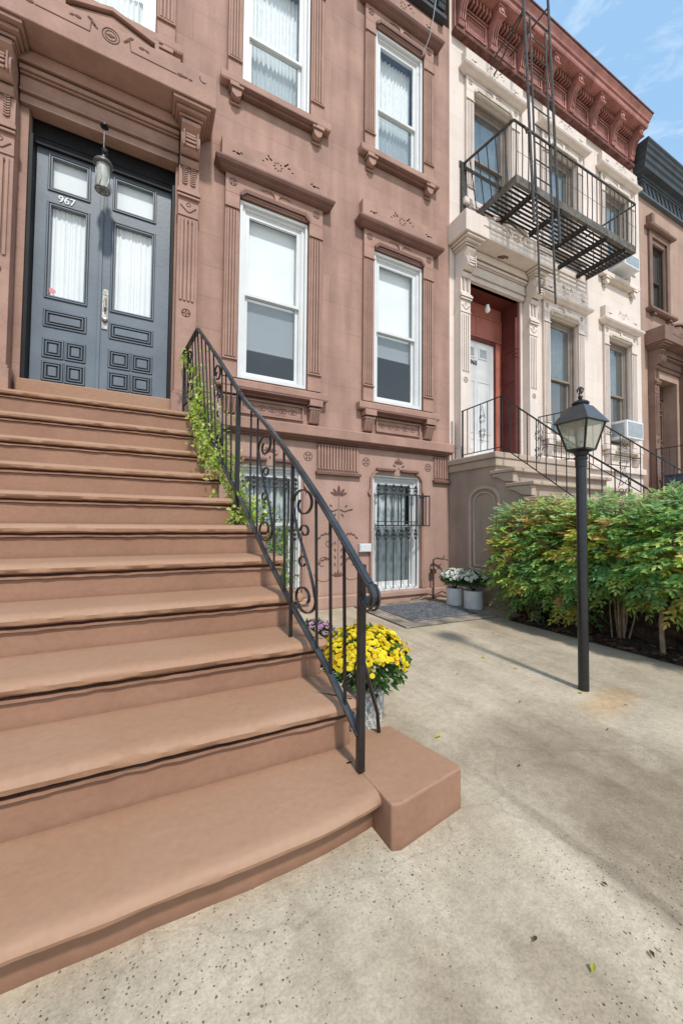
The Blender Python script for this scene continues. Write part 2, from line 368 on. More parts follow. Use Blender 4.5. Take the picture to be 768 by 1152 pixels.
        s.f.append(tuple(range(len(s.v) - n, len(s.v)))); s.t.append(tint); s.sm.append(False); s.mi.append(s.cur)
        o = len(s.v) - n * len(prof)
        s.f.append(tuple(range(o + n - 1, o - 1, -1))); s.t.append(tint); s.sm.append(False); s.mi.append(s.cur)
        return s
    def frame(s, x0, x1, z0, z1, w, y0, y1, wt=None, wb=None):
        wt = w if wt is None else wt; wb = w if wb is None else wb
        s.box(x0, x0 + w, y0, y1, z0, z1); s.box(x1 - w, x1, y0, y1, z0, z1)
        s.box(x0 + w, x1 - w, y0, y1, z1 - wt, z1); s.box(x0 + w, x1 - w, y0, y1, z0, z0 + wb)
        return s
    def quad(s, a, b, c, d, tint=None): return s.add([a, b, c, d], [(0, 1, 2, 3)], tint)
    def build(s, name, material, parent=None, bev=0, smooth_angle=None, origin=None):
        s.br = [b for b in s.br if b[1] < len(s.f)]
        if s.br:
            cuts = [(0, 0)] + s.br + [(len(s.v), len(s.f))]; first = None
            for (va, fa), (vb, fb) in zip(cuts, cuts[1:]):
                m = MB(); m.v = s.v[va:vb]; m.f = [tuple(i - va for i in f) for f in s.f[fa:fb]]
                m.t = s.t[fa:fb]; m.sm = s.sm[fa:fb]; m.mi = s.mi[fa:fb]
                o = m.build(name, material, parent, bev, smooth_angle, origin)
                first = first or o
            return first
        root = parent
        while root is not None and root.parent is not None: root = root.parent
        off = Vector(root.location) if root is not None else (Vector(origin) if origin else Vector((0, 0, 0)))
        me = bpy.data.meshes.new(name)
        me.from_pydata([(p[0] - off.x, p[1] - off.y, p[2] - off.z) for p in s.v], [], s.f)
        mats = material if isinstance(material, (list, tuple)) else [material]
        for mm in mats: me.materials.append(mm)
        me.polygons.foreach_set('use_smooth', s.sm)
        if len(mats) > 1: me.polygons.foreach_set('material_index', s.mi)
        if any(t is not None for t in s.t):
            ca = me.color_attributes.new('tint', 'FLOAT_COLOR', 'CORNER')
            buf = []
            for p, t in zip(me.polygons, s.t):
                c = list(t or (1, 1, 1)) + [1]
                buf += c * p.loop_total
            ca.data.foreach_set('color', buf)
        me.update()
        if any(s.sm):
            try: me.set_sharp_from_angle(angle=R(40))
            except Exception: pass
        o = bpy.data.objects.new(name, me); col.objects.link(o)
        if root is not None: o.parent = parent
        elif origin: o.location = origin
        if bev:
            md = o.modifiers.new('edge_bevel', 'BEVEL'); md.width = bev; md.segments = 2; md.limit_method = 'ANGLE'; md.angle_limit = R(40)
            md.harden_normals = False
        return o

def tag(o, label, cat=None, group=None, kind=None):
    if label: o['label'] = label
    if cat: o['category'] = cat
    if group: o['group'] = group
    if kind: o['kind'] = kind
    return o
def thing(name, label, cat, loc, group=None):
    o = bpy.data.objects.new(name, None); col.objects.link(o); o.location = loc; o.empty_display_size = .2
    return tag(o, label, cat, group)

# ------------------------------------------------------------------ carved decoration (shallow incised lines as real strips)
def arcpts(cx, cz, r, a0, a1, n, y, rx=None):
    rx = rx or r
    return [(cx + rx * math.cos(a0 + (a1 - a0) * i / n), y, cz + r * math.sin(a0 + (a1 - a0) * i / n)) for i in range(n + 1)]
def leafblob(mb, x, z, y, s, ang, r=.5):
    c, d = math.cos(ang), math.sin(ang); pts = []
    for i in range(8):
        t = 2 * PI * i / 8; u, w = s * math.cos(t), s * r * math.sin(t)
        pts.append((x + u * c - w * d, z + u * d + w * c))
    mb.prism_xz(pts, y - .004, y + .003)
def rosette(mb, x, z, y, r):
    mb.tube(arcpts(x, z, r, 0, 2 * PI, 16, y)[:-1], .0045, 5, closed=True)
    for i in range(4): leafblob(mb, x + r * .5 * math.cos(i * PI / 2 + .8), z + r * .5 * math.sin(i * PI / 2 + .8), y, r * .3, i * PI / 2 + .8, .6)
def flourish(mb, x, z, y, w):
    # centre rosette with leaf pairs and long incised lines on both sides
    for i in range(8): leafblob(mb, x + .05 * math.cos(i * PI / 4), z + .05 * math.sin(i * PI / 4), y, .016, i * PI / 4 + .4, .5)
    for sgn in (-1, 1):
        mb.tube([(x + sgn * .15, y, z - .055), (x + sgn * w * .36, y, z - .055)], .0045, 5)
        mb.tube([(x + sgn * .15, y, z - .055), (x + sgn * .15, y, z + .005)], .004, 5)
        for dx, dz, a, sz in ((.1, .06, .8, .026), (.15, .04, .3, .022), (.13, .09, 1.1, .022), (.2, .0, .2, .018), (w * .39, -.05, .1, .03), (w * .43, -.045, -.3, .022), (w * .36, -.03, .5, .02)):
            leafblob(mb, x + sgn * dx, z + dz, y, sz, a if sgn > 0 else PI - a, .45)
def swag(mb, x, z, y, s=1.0):
    mb.prism_xz([(x - .03 * s, z + .03), (x + .03 * s, z + .03), (x + .02 * s, z - .06), (x, z - .09), (x - .02 * s, z - .06)], y - .012, y + .01)
    for sgn in (-1, 1):
        mb.tube([(x + sgn * .02 * s, y, z + .01), (x + sgn * .06 * s, y, z + .045), (x + sgn * .12 * s, y, z + .05), (x + sgn * .17 * s, y, z + .03)], .009, 5)
def palmette(mb, x, z, y, s):
    for a in (-65, -38, 0, 38, 65):
        t = R(90 + a); leafblob(mb, x + s * .6 * math.cos(t), z + s * .6 * math.sin(t), y, s * (.42 if a else .55), t, .3)
def curl(mb, x, z, y, r, sgn, up=1):
    pts = []
    for i in range(15):
        t = i / 14; a = t * 1.6 * PI; rr = r * (1 - .72 * t)
        pts.append((x + sgn * (r - rr * math.cos(a)) , y, z + up * rr * math.sin(a)))
    mb.tube(pts, .005, 5)

# ------------------------------------------------------------------ window
def window(root, x0, x1, z0, z1, fr, wall, style):
    """wood/vinyl sash window set in the opening x0..x1, z0..z1"""
    mb = MB()
    fw = style.get('face', .074); dep = .12
    y = D + style.get('set', 0.0)
    fo_ = fw * .45
    mb.frame(x0, x1, z0, z1, fo_, y - .015, y + .10, wt=fo_, wb=.045)
    mb.frame(x0 + fo_, x1 - fo_, z0 + .045, z1 - fo_, fw - fo_, y + .03, y + .10, wt=fw - fo_, wb=.012)
    zi0, zi1 = z0 + .045, z1 - fw
    zm = style.get('mid', (zi0 + zi1) / 2)
    xi0, xi1 = x0 + fw, x1 - fw
    # stops
    mb.frame(xi0, xi1, zi0, zi1, .018, y + .045, y + .13)
    # upper sash (outer), lower sash (inner)
    mb.frame(xi0 + .018, xi1 - .018, zm - .02, zi1 - .018, .042, y + .05, y + .085, wt=.05, wb=.04)
    mb.frame(xi0 + .018, xi1 - .018, zi0 + .018, zm + .02, .042, y + .09, y + .125, wt=.04, wb=.06)
    w = mb.build('window', fr, root, bev=.003)
    g = MB()
    g.quad((xi0 + .06, y + .066, zm + .02), (xi1 - .06, y + .066, zm + .02), (xi1 - .06, y + .066, zi1 - .068), (xi0 + .06, y + .066, zi1 - .068))
    g.build('upper_pane', style.get('gu', M['glass']), w)
    g = MB()
    g.quad((xi0 + .06, y + .106, zi0 + .078), (xi1 - .06, y + .106, zi0 + .078), (xi1 - .06, y + .106, zm - .02), (xi0 + .06, y + .106, zm - .02))
    g.build('lower_pane', style.get('gl', M['glass_screen']), w)
    yb = y + .16
    if style.get('shade'):
        s = MB(); zs = style['shade']
        s.box(xi0 + .02, xi1 - .02, yb, yb + .004, zs, zi1 - .02)
        s.box(xi0 + .02, xi1 - .02, yb - .008, yb + .01, zs - .02, zs)
        s.build('roller_shade', M['white_shade'], w)
    if style.get('curtain'):
        zc, mcur, amp, freq = style['curtain']
        c = MB(); n = 90; rows = 5
        vs = []; fs = []
        for j in range(rows + 1):
            zz = zc + (zi1 - .03 - zc) * j / rows
            for i in range(n + 1):
                u = i / n; xx = xi0 + .02 + (xi1 - xi0 - .04) * u
                oy = amp * math.sin(u * freq * 2 * PI + 1.7 * math.sin(u * 9) + .12 * j * math.sin(u * 5)) + amp * .4 * math.sin(u * freq * 4.7 * PI + .2 * j)
                vs.append((xx, yb + .05 + oy, zz + (.012 * math.sin(u * freq * PI) if j == 0 else 0)))
        for j in range(rows):
            for i in range(n): fs.append((j * (n + 1) + i, j * (n + 1) + i + 1, (j + 1) * (n + 1) + i + 1, (j + 1) * (n + 1) + i))
        c.add(vs, fs, None, True); c.build('curtain', mcur, w)
    r = MB(); q = .9
    a, b, cc, d = xi0 - .05, xi1 + .05, zi0 - .03, zi1 + .05
    r.add([(a, y + .13, cc), (b, y + .13, cc), (b, y + q, cc), (a, y + q, cc), (a, y + .13, d), (b, y + .13, d), (b, y + q, d), (a, y + q, d)],
          [(0, 1, 2, 3), (4, 7, 6, 5), (0, 3, 7, 4), (1, 5, 6, 2), (3, 2, 6, 7)])
    if style.get('blind'):
        r.box(a + .1, b - .1, y + .5, y + .52, cc + .05, style['blind'])
    r.build('room_interior', M['room'], w)
    return w

def ribs(mb, x0, x1, z0, z1, y, n=4, out=.014):
    w = (x1 - x0) / n; gap = min(.016, w * .35)
    for i in range(n):
        mb.box(x0 + i * w + gap / 2, x0 + (i + 1) * w - gap / 2, y - out, y + .005, z0, z1)

HOODP = [(.10, -.03), (.125, -.033), (.14, -.045), (.165, -.06), (.17, -.085), (.155, -.115), (.125, -.135), (.115, -.14), (.11, -.152), (.08, -.168), (.05, -.175)]
def surround(root, x0, x1, z0, z1, mt, md, mc, lower=True, hood=True):
    """stone architrave round a window opening with hood, sill, brackets and carving"""
    mb = MB(); o = .05
    a, b = x0 - .19, x1 + .21; a2, b2 = x0 - .012, x1 + .012
    # side strips: base block, fluted shaft, cap block
    for s0, s1 in ((a, a2), (b2, b)):
        mb.box(s0, s1, D - o, D + .02, z0 - .02, z1 + .02)
        ribs(mb, s0 + .02, s1 - .02, z0 + .23, z1 - .2, D - o, 4, .016)
        mb.box(s0 - .004, s1 + .004, D - o - .022, D - o + .01, z1 - .175, z1 - .155)
        mb.box(s0 - .004, s1 + .004, D - o - .022, D - o + .01, z0 + .195, z0 + .215)
    zt = z1 + .26
    mb.box(a, b, D - o, D + .02, z1 + .02, zt)
    s = mb.build('window_surround', mt, root, bev=.005)
    # arched label moulding
    mb = MB(); cz = z1 + .012
    pts = [(a2 + .0, cz), (a2 + .0, cz + .035), (a2 + .06, cz + .1), (b2 - .06, cz + .1), (b2 - .0, cz + .035), (b2, cz), (b2 - .025, cz), (b2 - .075, cz + .05), (a2 + .075, cz + .05), (a2 + .025, cz)]
    mb.prism_xz(pts, D - o - .03, D - o + .01)
    pts = [(a2 + .07, cz + .048), (b2 - .07, cz + .048), (b2 - .05, cz + .02), (a2 + .05, cz + .02)]
    mb.prism_xz(pts, D - o - .012, D - o + .01)
    mb.build('label_moulding', md, s, bev=.004)
    if hood:
        mb = MB(); prof = [(o_, zt + .17 + z) for o_, z in HOODP]
        mb.mould(prof, a + .03, b - .03)
        mb.build('hood', md if mt in (M['brown_trim'],) else mt, s)
        mb = MB(); mb.box(a - .06, b + .04, D - .105, D + .02, zt + .141, zt + .40)
        mb.build('hood_slab', mt, s, bev=.006)
    c = MB(); cx = (x0 + x1) / 2
    rosette(c, a + .09, z1 + .16, D - o - .001, .045); c.piece(); rosette(c, b - .1, z1 + .16, D - o - .001, .045)
    c.piece()
    if hood:
        flourish(c, cx, zt + .29, D - .1 - .001, b - a)
        c.tube(arcpts(b - .03, zt + .27, .035, PI * .9, PI * 1.7, 6, D - .1), .004, 5)
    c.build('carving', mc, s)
    c = MB(); swag(c, cx, z1 + .17, D - o - .006, 1.15); c.build('keystone_leaf', mt, s)
    # sill
    mb = MB(); zs = z0 - .045
    mb.mould([(.02, zs + .0), (.105, zs - .006), (.11, zs - .02), (.11, zs - .09), (.1, zs - .112)], a + .02, b - .02)
    si = mb.build('sill', mt, s, bev=.004)
    mb = MB(); mb.mould([(.03, zs - .113), (.125, zs - .114), (.13, zs - .128), (.1, zs - .145), (.075, zs - .15), (.065, zs - .172), (.03, zs - .175)], a + .26, b - .26); mb.build('sill_moulding', md, s)
    mb = MB()
    if lower:
        for s0, s1 in ((a, a + .19), (b - .19, b)):
            mb.piece()
            mb.box(s0, s1, D - .13, D + .01, zs - .2, zs - .114)
            mb.box(s0 + .008, s1 - .008, D - .105, D + .01, zs - .245, zs - .215)
            mb.prism_yz([(D - .1, zs - .25), (D + .01, zs - .25), (D + .01, zs - .42), (D - .045, zs - .42)], s0 + .02, s1 - .02)
            for k in range(4):
                xx = s0 + .028 + k * (s1 - s0 - .056 - .025) / 3
                mb.prism_yz([(D - .112, zs - .255), (D, zs - .255), (D, zs - .41), (D - .06, zs - .41)], xx, xx + .024)
        mb.build('sill_bracket', mt, s, bev=.003)
        p = MB(); p.frame(a + .24, b - .24, zs - .40, zs - .2, .02, D - .03, D + .01); p.build('apron_panel', mt, s, bev=.003)
        c = MB(); zc = zs - .3
        for k in range(5):
            xx = cx + (k - 2) * .14
            c.tube(arcpts(xx, zc, .03, 0, 2 * PI, 12, D - .001, rx=.06)[:-1], .004, 5, closed=True)
            leafblob(c, xx, zc, D - .001, .022, 0, .5)
        c.build('apron_carving', mc, s)
    else:
        for s0, s1 in ((a + .02, a + .19), (b - .19, b - .02)):
            mb.piece()
            mb.box(s0, s1, D - .12, D + .01, zs - .165, zs - .114)
            mb.prism_xz([(s0 + .02, zs - .168), (s1 - .02, zs - .168), (s1 - .03, zs - .24), ((s0 + s1) / 2, zs - .28), (s0 + .03, zs - .24)], D - .1, D + .01)
            mb.box(s0 + .03, s1 - .03, D - .03, D + .01, zs - .31, zs - .288)
        mb.build('sill_bracket', mt, s, bev=.003)
    return s

def wallmesh(mb, x0, x1, z0, z1, holes, y=D, depth=.12):
    xs = sorted({x0, x1, *[h[0] for h in holes], *[h[1] for h in holes]}); zs = sorted({z0, z1, *[h[2] for h in holes], *[h[3] for h in holes]})
    for i in range(len(xs) - 1):
        for j in range(len(zs) - 1):
            cx, cz = (xs[i] + xs[i + 1]) / 2, (zs[j] + zs[j + 1]) / 2
            if any(h[0] < cx < h[1] and h[2] < cz < h[3] for h in holes): continue
            mb.quad((xs[i], y, zs[j]), (xs[i + 1], y, zs[j]), (xs[i + 1], y, zs[j + 1]), (xs[i], y, zs[j + 1]))
    for h in holes:
        a, b, c, d = h[:4]; dp = h[4] if len(h) > 4 else depth
        mb.add([(a, y, c), (b, y, c), (b, y, d), (a, y, d), (a, y + dp, c), (b, y + dp, c), (b, y + dp, d), (a, y + dp, d)],
               [(0, 4, 5, 1), (1, 5, 6, 2), (2, 6, 7, 3), (3, 7, 4, 0)])

# ------------------------------------------------------------------ portal
def portal(root, cx, mt, md, mc, zb=2.42, dz=0.0, hw=1.10):
    """stone door surround: fluted pilasters, consoles, entablature with carved pediment"""
    s = bpy.data.objects.new('door_surround', None)
    k = hw / 1.10
    pil = MB()
    for sg in (-1, 1):
        xa, xb = cx + sg * .74 * k, cx + sg * .96 * k
        x0, x1 = min(xa, xb), max(xa, xb); pil.piece()
        yb = D - .15; z = lambda v: v + dz
        pil.box(x0 - .03, x1 + .03, yb - .03, D + .02, zb, zb + .2)            # plinth block
        pil.box(x0 - .018, x1 + .018, yb - .018, D + .02, zb + .201, zb + .235)
        pil.box(x0, x1, yb, D + .02, zb + .236, z(5.30))
        ribs(pil, x0 + .025, x1 - .025, z(3.72), z(4.68), yb, 4, .014)
        pil.box(x0 - .012, x1 + .012, yb - .03, yb + .01, z(4.93), z(4.955))
        pil.box(x0 - .018, x1 + .018, yb - .042, yb + .01, z(4.965), z(5.0))
        pil.box(x0 - .008, x1 + .008, yb - .024, yb + .01, z(5.008), z(5.03))
        pil.box(x0 - .004, x1 + .004, yb - .012, yb + .01, z(4.715), z(4.73))
        # leaf-chain panel
        for q in (.3, .7):
            for t in range(9):
                zz = z(5.09) + t * .024 * 1.1; xx = x0 + (x1 - x0) * q
                for e in (-1, 1):
                    pil.prism_xz([(xx, zz), (xx + e * .028, zz + .018), (xx + e * .024, zz + .03), (xx, zz + .018)], yb - .016, yb + .004)
    p = pil.build('pilaster', mt, root, bev=.004)
    con = MB()
    for sg in (-1, 1):
        xa, xb = cx + sg * .75 * k, cx + sg * .95 * k
        x0, x1 = min(xa, xb), max(xa, xb); yb = D - .15; z = lambda v: v + dz; con.piece()
        # console scroll profile in yz
        pr = [(D, z(5.30)), (yb - .02, z(5.30)), (yb - .05, z(5.34)), (yb - .04, z(5.38))]
        for i in range(13):
            a = -PI * .62 + i / 12 * PI * 1.15
            pr.append((yb - .06 - .09 * math.cos(a), z(5.505) + .115 * math.sin(a)))
        pr += [(yb - .08, z(5.66)), (yb - .14, z(5.70)), (yb - .14, z(5.74)), (D, z(5.74))]
        con.prism_yz(pr, x0, x1)
        for t in range(4):      # bars on the face of the scroll
            a = -.55 + t * .36
            yy, zz = yb - .06 - .093 * math.cos(a), z(5.505) + .118 * math.sin(a)
            con.box(x0 + .045, x1 - .045, yy - .012, yy + .02, zz - .013, zz + .013)
        con.box(x0 + .02, x0 + .035, yb - .166, yb - .08, z(5.42), z(5.60)); con.box(x1 - .035, x1 - .02, yb - .166, yb - .08, z(5.42), z(5.60))
        # capital mouldings
        for e, (za, zb_) in zip((.0, .018, .05, .085), ((5.741, 5.765), (5.766, 5.80), (5.801, 5.84), (5.841, 5.878))):
            con.box(x0 - .01 - e, x1 + .01 + e, D - .26 - e * 1.6, D + .01, z(za), z(zb_))
    con.build('console', mt, p, bev=.006)
    en = MB(); z = lambda v: v + dz
    x0, x1 = cx - .72 * k, cx + .72 * k
    # architrave between consoles: stepped fascia
    for a, b, o_ in ((5.40, 5.49, .05), (5.492, 5.515, .085), (5.517, 5.535, .07), (5.537, 5.665, .062), (5.667, 5.685, .09), (5.687, 5.73, .115), (5.732, 5.75, .10), (5.752, 5.876, .14)):
        en.box(x0 - .02, x1 + .02, D - o_, D + .1, z(a), z(b))
    en.build('architrave', mt, p, bev=.005)
    sl = MB(); sl.box(cx - hw, cx + hw, D - .42, D + .02, z(5.88), z(6.225))
    sl.build('entablature', mt, p, bev=.01)
    pe = MB(); Y = D - .3; C = cx + .06
    poly = [(C - .62, 6.226), (C - .62, 6.3), (C - .36, 6.3), (C - .36, 6.37), (C, 6.475), (C + .36, 6.37), (C + .36, 6.3), (C + .62, 6.3), (C + .62, 6.226)]
    pe.prism_xz([(x, z(v)) for x, v in poly], Y, D + .02)
    pe.build('pediment', mt, p, bev=.006)
    lip = MB()
    pts = [(C - .66, 6.3), (C - .40, 6.3), (C - .40, 6.375), (C, 6.49), (C + .40, 6.375), (C + .40, 6.3), (C + .66, 6.3),
           (C + .66, 6.34), (C + .44, 6.34), (C + .44, 6.415), (C, 6.535), (C - .44, 6.415), (C - .44, 6.34), (C - .66, 6.34)]
    lip.prism_xz([(x, z(v + .004)) for x, v in pts], Y - .035, D + .02)
    lip.build('pediment_lip', mt, p, bev=.004)
    c = MB(); yf = D - .42 - .001
    zc = z(6.09)
    c.tube(arcpts(C, zc + .03, .075, 0, 2 * PI, 22, yf)[:-1], .005, 5, closed=True)
    c.tube(arcpts(C, zc + .03, .05, 0, 2 * PI, 18, yf)[:-1], .004, 5, closed=True)
    c.prism_xz([(C - .04, zc + .03), (C, zc + .045), (C + .04, zc + .03), (C, zc + .012)], yf - .004, yf + .004)
    for sg in (-1, 1):
        c.piece(); c.tube([(C + sg * .17, yf, zc + .07), (C + sg * .18, yf, zc - .03), (C + sg * .62, yf, zc - .03)], .005, 5)
        for dx, dz_, a, sz in ((.15, .07, .9, .028), (.13, .045, .6, .022), (.18, .105, .5, .026), (.28, .06, .1, .028), (.33, .055, -.3, .02), (.66, -.02, .1, .035), (.71, -.018, .3, .025), (.76, -.02, 0, .02)):
            leafblob(c, C + sg * dx * k, zc + dz_, yf, sz, a if sg > 0 else PI - a, .45)
    c.piece(); c.tube(arcpts(cx + hw * .87, zc + .06, .04, PI * .85, PI * 1.7, 7, yf), .005, 5)
    for sg in (-1, 1):
        xm = cx + sg * .85 * k; yp = D - .15 - .001; c.piece()
        c.tube(arcpts(xm, z(4.86), .022, 0, 2 * PI, 12, yp)[:-1], .004, 5, closed=True)
        c.tube([(xm - .085, yp, z(4.84)), (xm - .01, yp, z(4.775)), (xm + .02, yp, z(4.775)), (xm + .085, yp, z(4.84))], .007, 5)
        for t in range(3): c.box(xm - .06 + t * .055 - .01, xm - .06 + t * .055 + .012, yp - .012, yp + .004, z(4.645), z(4.665))
        c.tube(arcpts(xm, z(3.58), .045, 0, 2 * PI, 14, yp)[:-1], .005, 5, closed=True)
        for i in range(4): leafblob(c, xm + .024 * math.cos(i * PI / 2), z(3.58) + .024 * math.sin(i * PI / 2), yp, .016, i * PI / 2, .5)
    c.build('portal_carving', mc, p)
    bpy.data.objects.remove(s)
    return p

def cornice(root, x0, x1, zb, mt, md, n, first=None, step=None, ret_left=True):
    mb = MB()
    zt = zb + .87
    mb.box(x0, x1, D - .07, D + .3, zb, zt)                                # fascia board
    f = mb.build('cornice', mt, root, bev=.004)
    mb = MB(); mb.box(x0 - .01, x1 + .01, D - .11, D + .05, zb - .03, zb + .035); mb.build('cornice_lower_edge', md, f, bev=.004)
    xs = [first + step * i for i in range(n)]
    mb = MB()
    for i, x in enumerate(xs):
        w = .07; mb.piece()
        pr = [(D - .07, zb + .06), (D - .13, zb + .06), (D - .15, zb + .12), (D - .13, zb + .16), (D - .16, zb + .3), (D - .22, zb + .42), (D - .3, zb + .47), (D - .33, zb + .53), (D - .33, zb + .64), (D - .07, zb + .64)]
        mb.prism_yz(pr, x - w, x + w)
        mb.box(x - w - .018, x + w + .018, D - .35, D - .06, zb + .60, zb + .64 + .001)
        mb.box(x - w - .015, x + w + .015, D - .345, D - .25, zb + .462, zb + .49)
        for q in (-.045, 0, .045):
            mb.prism_yz([(D - .07, zb + .14), (D - .155, zb + .14), (D - .185, zb + .32), (D - .236, zb + .41), (D - .07, zb + .41)], x + q - .012, x + q + .012)
        mb.box(x - .035, x + .035, D - .345, D - .3, zb + .52, zb + .585)
    mb.build('cornice_bracket', mt, f, bev=.003)
    mb = MB()
    for i in range(len(xs) - 1):
        a, b = xs[i] + .1, xs[i + 1] - .1; mb.piece()
        mb.frame(a + .03, b - .03, zb + .1, zb + .44, .03, D - .095, D - .06)
        mb.frame(a + .085, b - .085, zb + .155, zb + .385, .018, D - .085, D - .06)
        mb.box(a - .02, b + .02, D - .1, D - .06, zb + .475, zb + .5)
        m = 7
        for j in range(m):
            xx = a + (j + .5) * (b - a) / m
            mb.box(xx - .024, xx + .018, D - .2, D - .06, zb + .52, zb + .63)
    mb.build('cornice_panel', mt, f, bev=.003)
    mb = MB()
    zc = zb + .642
    prof = [(.0, zc + .228), (.49, zc + .228), (.49, zc + .2), (.46, zc + .16), (.44, zc + .13), (.43, zc + .10), (.405, zc + .095), (.40, zc + .03), (.385, zc + .0), (.0, zc)]
    mb.mould(prof[:], x0 + .02, x1 - .0, D, ret=False)
    mb.build('cornice_crown', mt, f, bev=.003)
    mb = MB(); mb.box(x0, x1 + .01, D - .51, D + .2, zc + .231, zc + .26)
    # weathered metal lip, slightly wavy
    mb.build('cornice_top_edge', md, f)
    return f

# ================================================================== SETTING
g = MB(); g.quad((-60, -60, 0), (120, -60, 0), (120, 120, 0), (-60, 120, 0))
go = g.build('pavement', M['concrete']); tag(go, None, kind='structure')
# planting bed (soil sheet a little above the concrete, with a low rim)
b = MB(); nx, ny = 24, 60
vs = []; fs = []
for j in range(ny + 1):
    for i in range(nx + 1):
        x = 3.995 + .9 * 0 + (6.6 - 3.995) * i / nx; yy = -1.0 + 4.32 * j / ny
        if x > 4.44 + 3 and yy > 3: pass
        h = .012 + .045 * noise.noise(Vector((x * 3, yy * 3, 0))) + .03 * noise.noise(Vector((x * 9, yy * 9, 3)))
        edge = min(1, i / 1.2)
        vs.append((x + (.012 * noise.noise(Vector((yy * 6, 0, 0))) if i == 0 else 0), yy, .006 + max(0, h + .02) * edge))
for j in range(ny):
    for i in range(nx): fs.append((j * (nx + 1) + i, j * (nx + 1) + i + 1, (j + 1) * (nx + 1) + i + 1, (j + 1) * (nx + 1) + i))
b.add(vs, fs, None, True); bo = b.build('planting_bed_soil', M['soil']); tag(bo, None, kind='structure')
mu = MB()
for i in range(1500):
    x = 4.0 + rnd.random() ** 1.6 * 1.0; y = -.6 + rnd.random() * 3.95
    a = rnd.random() * PI; l = .01 + rnd.random() * .022; w = l * (.25 + .3 * rnd.random()); z = .02 + rnd.random() * .03
    c, s = math.cos(a), math.sin(a); t = rnd.uniform(-.012, .012)
    mu.add([(x - l * c - w * s, y - l * s + w * c, z), (x - l * c + w * s, y - l * s - w * c, z + t), (x + l * c + w * s, y + l * s - w * c, z + .004), (x + l * c - w * s, y + l * s + w * c, z - t)], [(0, 1, 2, 3)])
muo = mu.build('bark_mulch', M['mulch']); tag(muo, 'brown bark mulch and dry leaf litter covering the soil under the hedge', 'mulch', kind='stuff')

# ================================================================== BROWNSTONE HOUSE
house = thing('brownstone_house', 'pinkish brown painted brownstone row house with blue grey double doors above the near stoop', 'house', (1.0, D, 0))
BX0, BX1 = -2.6, 4.46
cxd = -.49
winA, winB = (.98, 1.90), (2.97, 3.87)
holes = [(-1.16, .225, 2.42, 5.43, .42)]
for a, b_ in (winA, winB): holes += [(a, b_, 2.99, 5.28), (a, b_, 6.83, 8.78)]
holes += [(cxd - .46, cxd + .46, 6.83, 8.78)]
mb = MB(); wallmesh(mb, BX0, BX1, 2.40, 9.7, holes)
mb.quad((BX0, D, 2.4), (BX0, D + 8, 2.4), (BX0, D + 8, 10.4), (BX0, D, 10.4)); mb.quad((BX0, D + 8, 0), (BX1 - .003, D + 8, 0), (BX1 - .003, D + 8, 10.4), (BX0, D + 8, 10.4))
mb.quad((BX0, D, 10.4), (BX1 - .003, D, 10.4), (BX1 - .003, D + 8, 10.4), (BX0, D + 8, 10.4)); mb.quad((BX1 - .003, D, 0), (BX1 - .003, D + 8, 0), (BX1 - .003, D + 8, 10.4), (BX1 - .003, D, 10.4))
mb.build('wall', M['brown_wall'], house)
# basement storey
mb = MB(); bh = [(.99, 1.86, .17, 1.91), (2.98, 3.85, .17, 1.91)]
wallmesh(mb, .0, BX1, 0, 2.399, bh, y=D - .004); mb.quad((BX0, D - .004, 0), (0, D - .004, 0), (0, D - .004, 2.399), (BX0, D - .004, 2.399))
mb.build('basement_wall', M['brown_base'], house)
# belt course and plinth
mb = MB(); mb.mould([(.0, 2.50), (.10, 2.485), (.125, 2.47), (.125, 2.345), (.105, 2.335), (.0, 2.335)], .62, BX1 - .125)
mb.build('belt_course', M['brown_trim'], house, bev=.004)
mb = MB(); mb.mould([(.0, 2.334), (.10, 2.332), (.085, 2.31), (.05, 2.30), (.045, 2.285), (.0, 2.28)], .62, BX1 - .12)
mb.build('belt_moulding', M['brown_dark'], house)
mb = MB(); mb.mould([(.0, .17), (.055, .165), (.06, .15), (.06, .0)], .62, BX1 - .07, D - .004)
mb.build('plinth', M['brown_base'], house, bev=.006)
mb = MB(); mb.box(.9, 1.96, D - .1, D + .1, .1, .171); mb.piece(); mb.box(2.9, 3.95, D - .1, D + .1, .1, .171); mb.build('basement_sill', M['brown_base'], house, bev=.01)
# basement trim: moulded window edge, fluted panels, carving
def basement_trim(x0, x1):
    mb = MB(); zt = 1.93; o = D - .004
    for sg, xe in ((1, x1), (-1, x0)):
        mb.piece(); mb.box(*sorted((xe + sg * .012, xe + sg * .05)), o - .03, o + .01, .30, 1.60); mb.box(*sorted((xe + sg * .012, xe + sg * .085)), o - .045, o + .01, .171, .299)
        pts = [(xe + sg * .05, o, 1.60), (xe + sg * .075, o, 1.63), (xe + sg * .04, o, 1.68), (xe + sg * .035, o, 1.85), (xe + sg * -.02, o, 1.93), (xe - sg * .1, o, 1.955)]
        mb.ribbon(pts, .06, .03, (0, 1, 0))
    mb.build('basement_window_moulding', M['brown_trim'], house, bev=.003)
    mb = MB(); c = (x0 + x1) / 2
    mb.box(c - .38, c - .05, o - .05, o + .01, 1.965, 2.0); mb.piece(); mb.box(c + .05, c + .38, o - .05, o + .01, 1.965, 2.0)
    mb.build('basement_hood', M['brown_dark'], house, bev=.004)
basement_trim(.99, 1.86); basement_trim(2.98, 3.85)
mb = MB(); o = D - .004
for x0, x1 in ((2.08, 2.74), (4.12, 4.44), (.62, .75)):
    n = max(4, int((x1 - x0) / .047)); mb.piece()
    mb.box(x0, x1, o - .012, o + .01, 1.89, 2.27)
    for i in range(n): mb.box(x0 + .01 + i * (x1 - x0 - .02) / n, x0 + .01 + (i + .62) * (x1 - x0 - .02) / n, o - .028, o, 1.92, 2.26)
mb.build('fluted_panel', M['brown_trim'], house, bev=.002)
mb = MB()
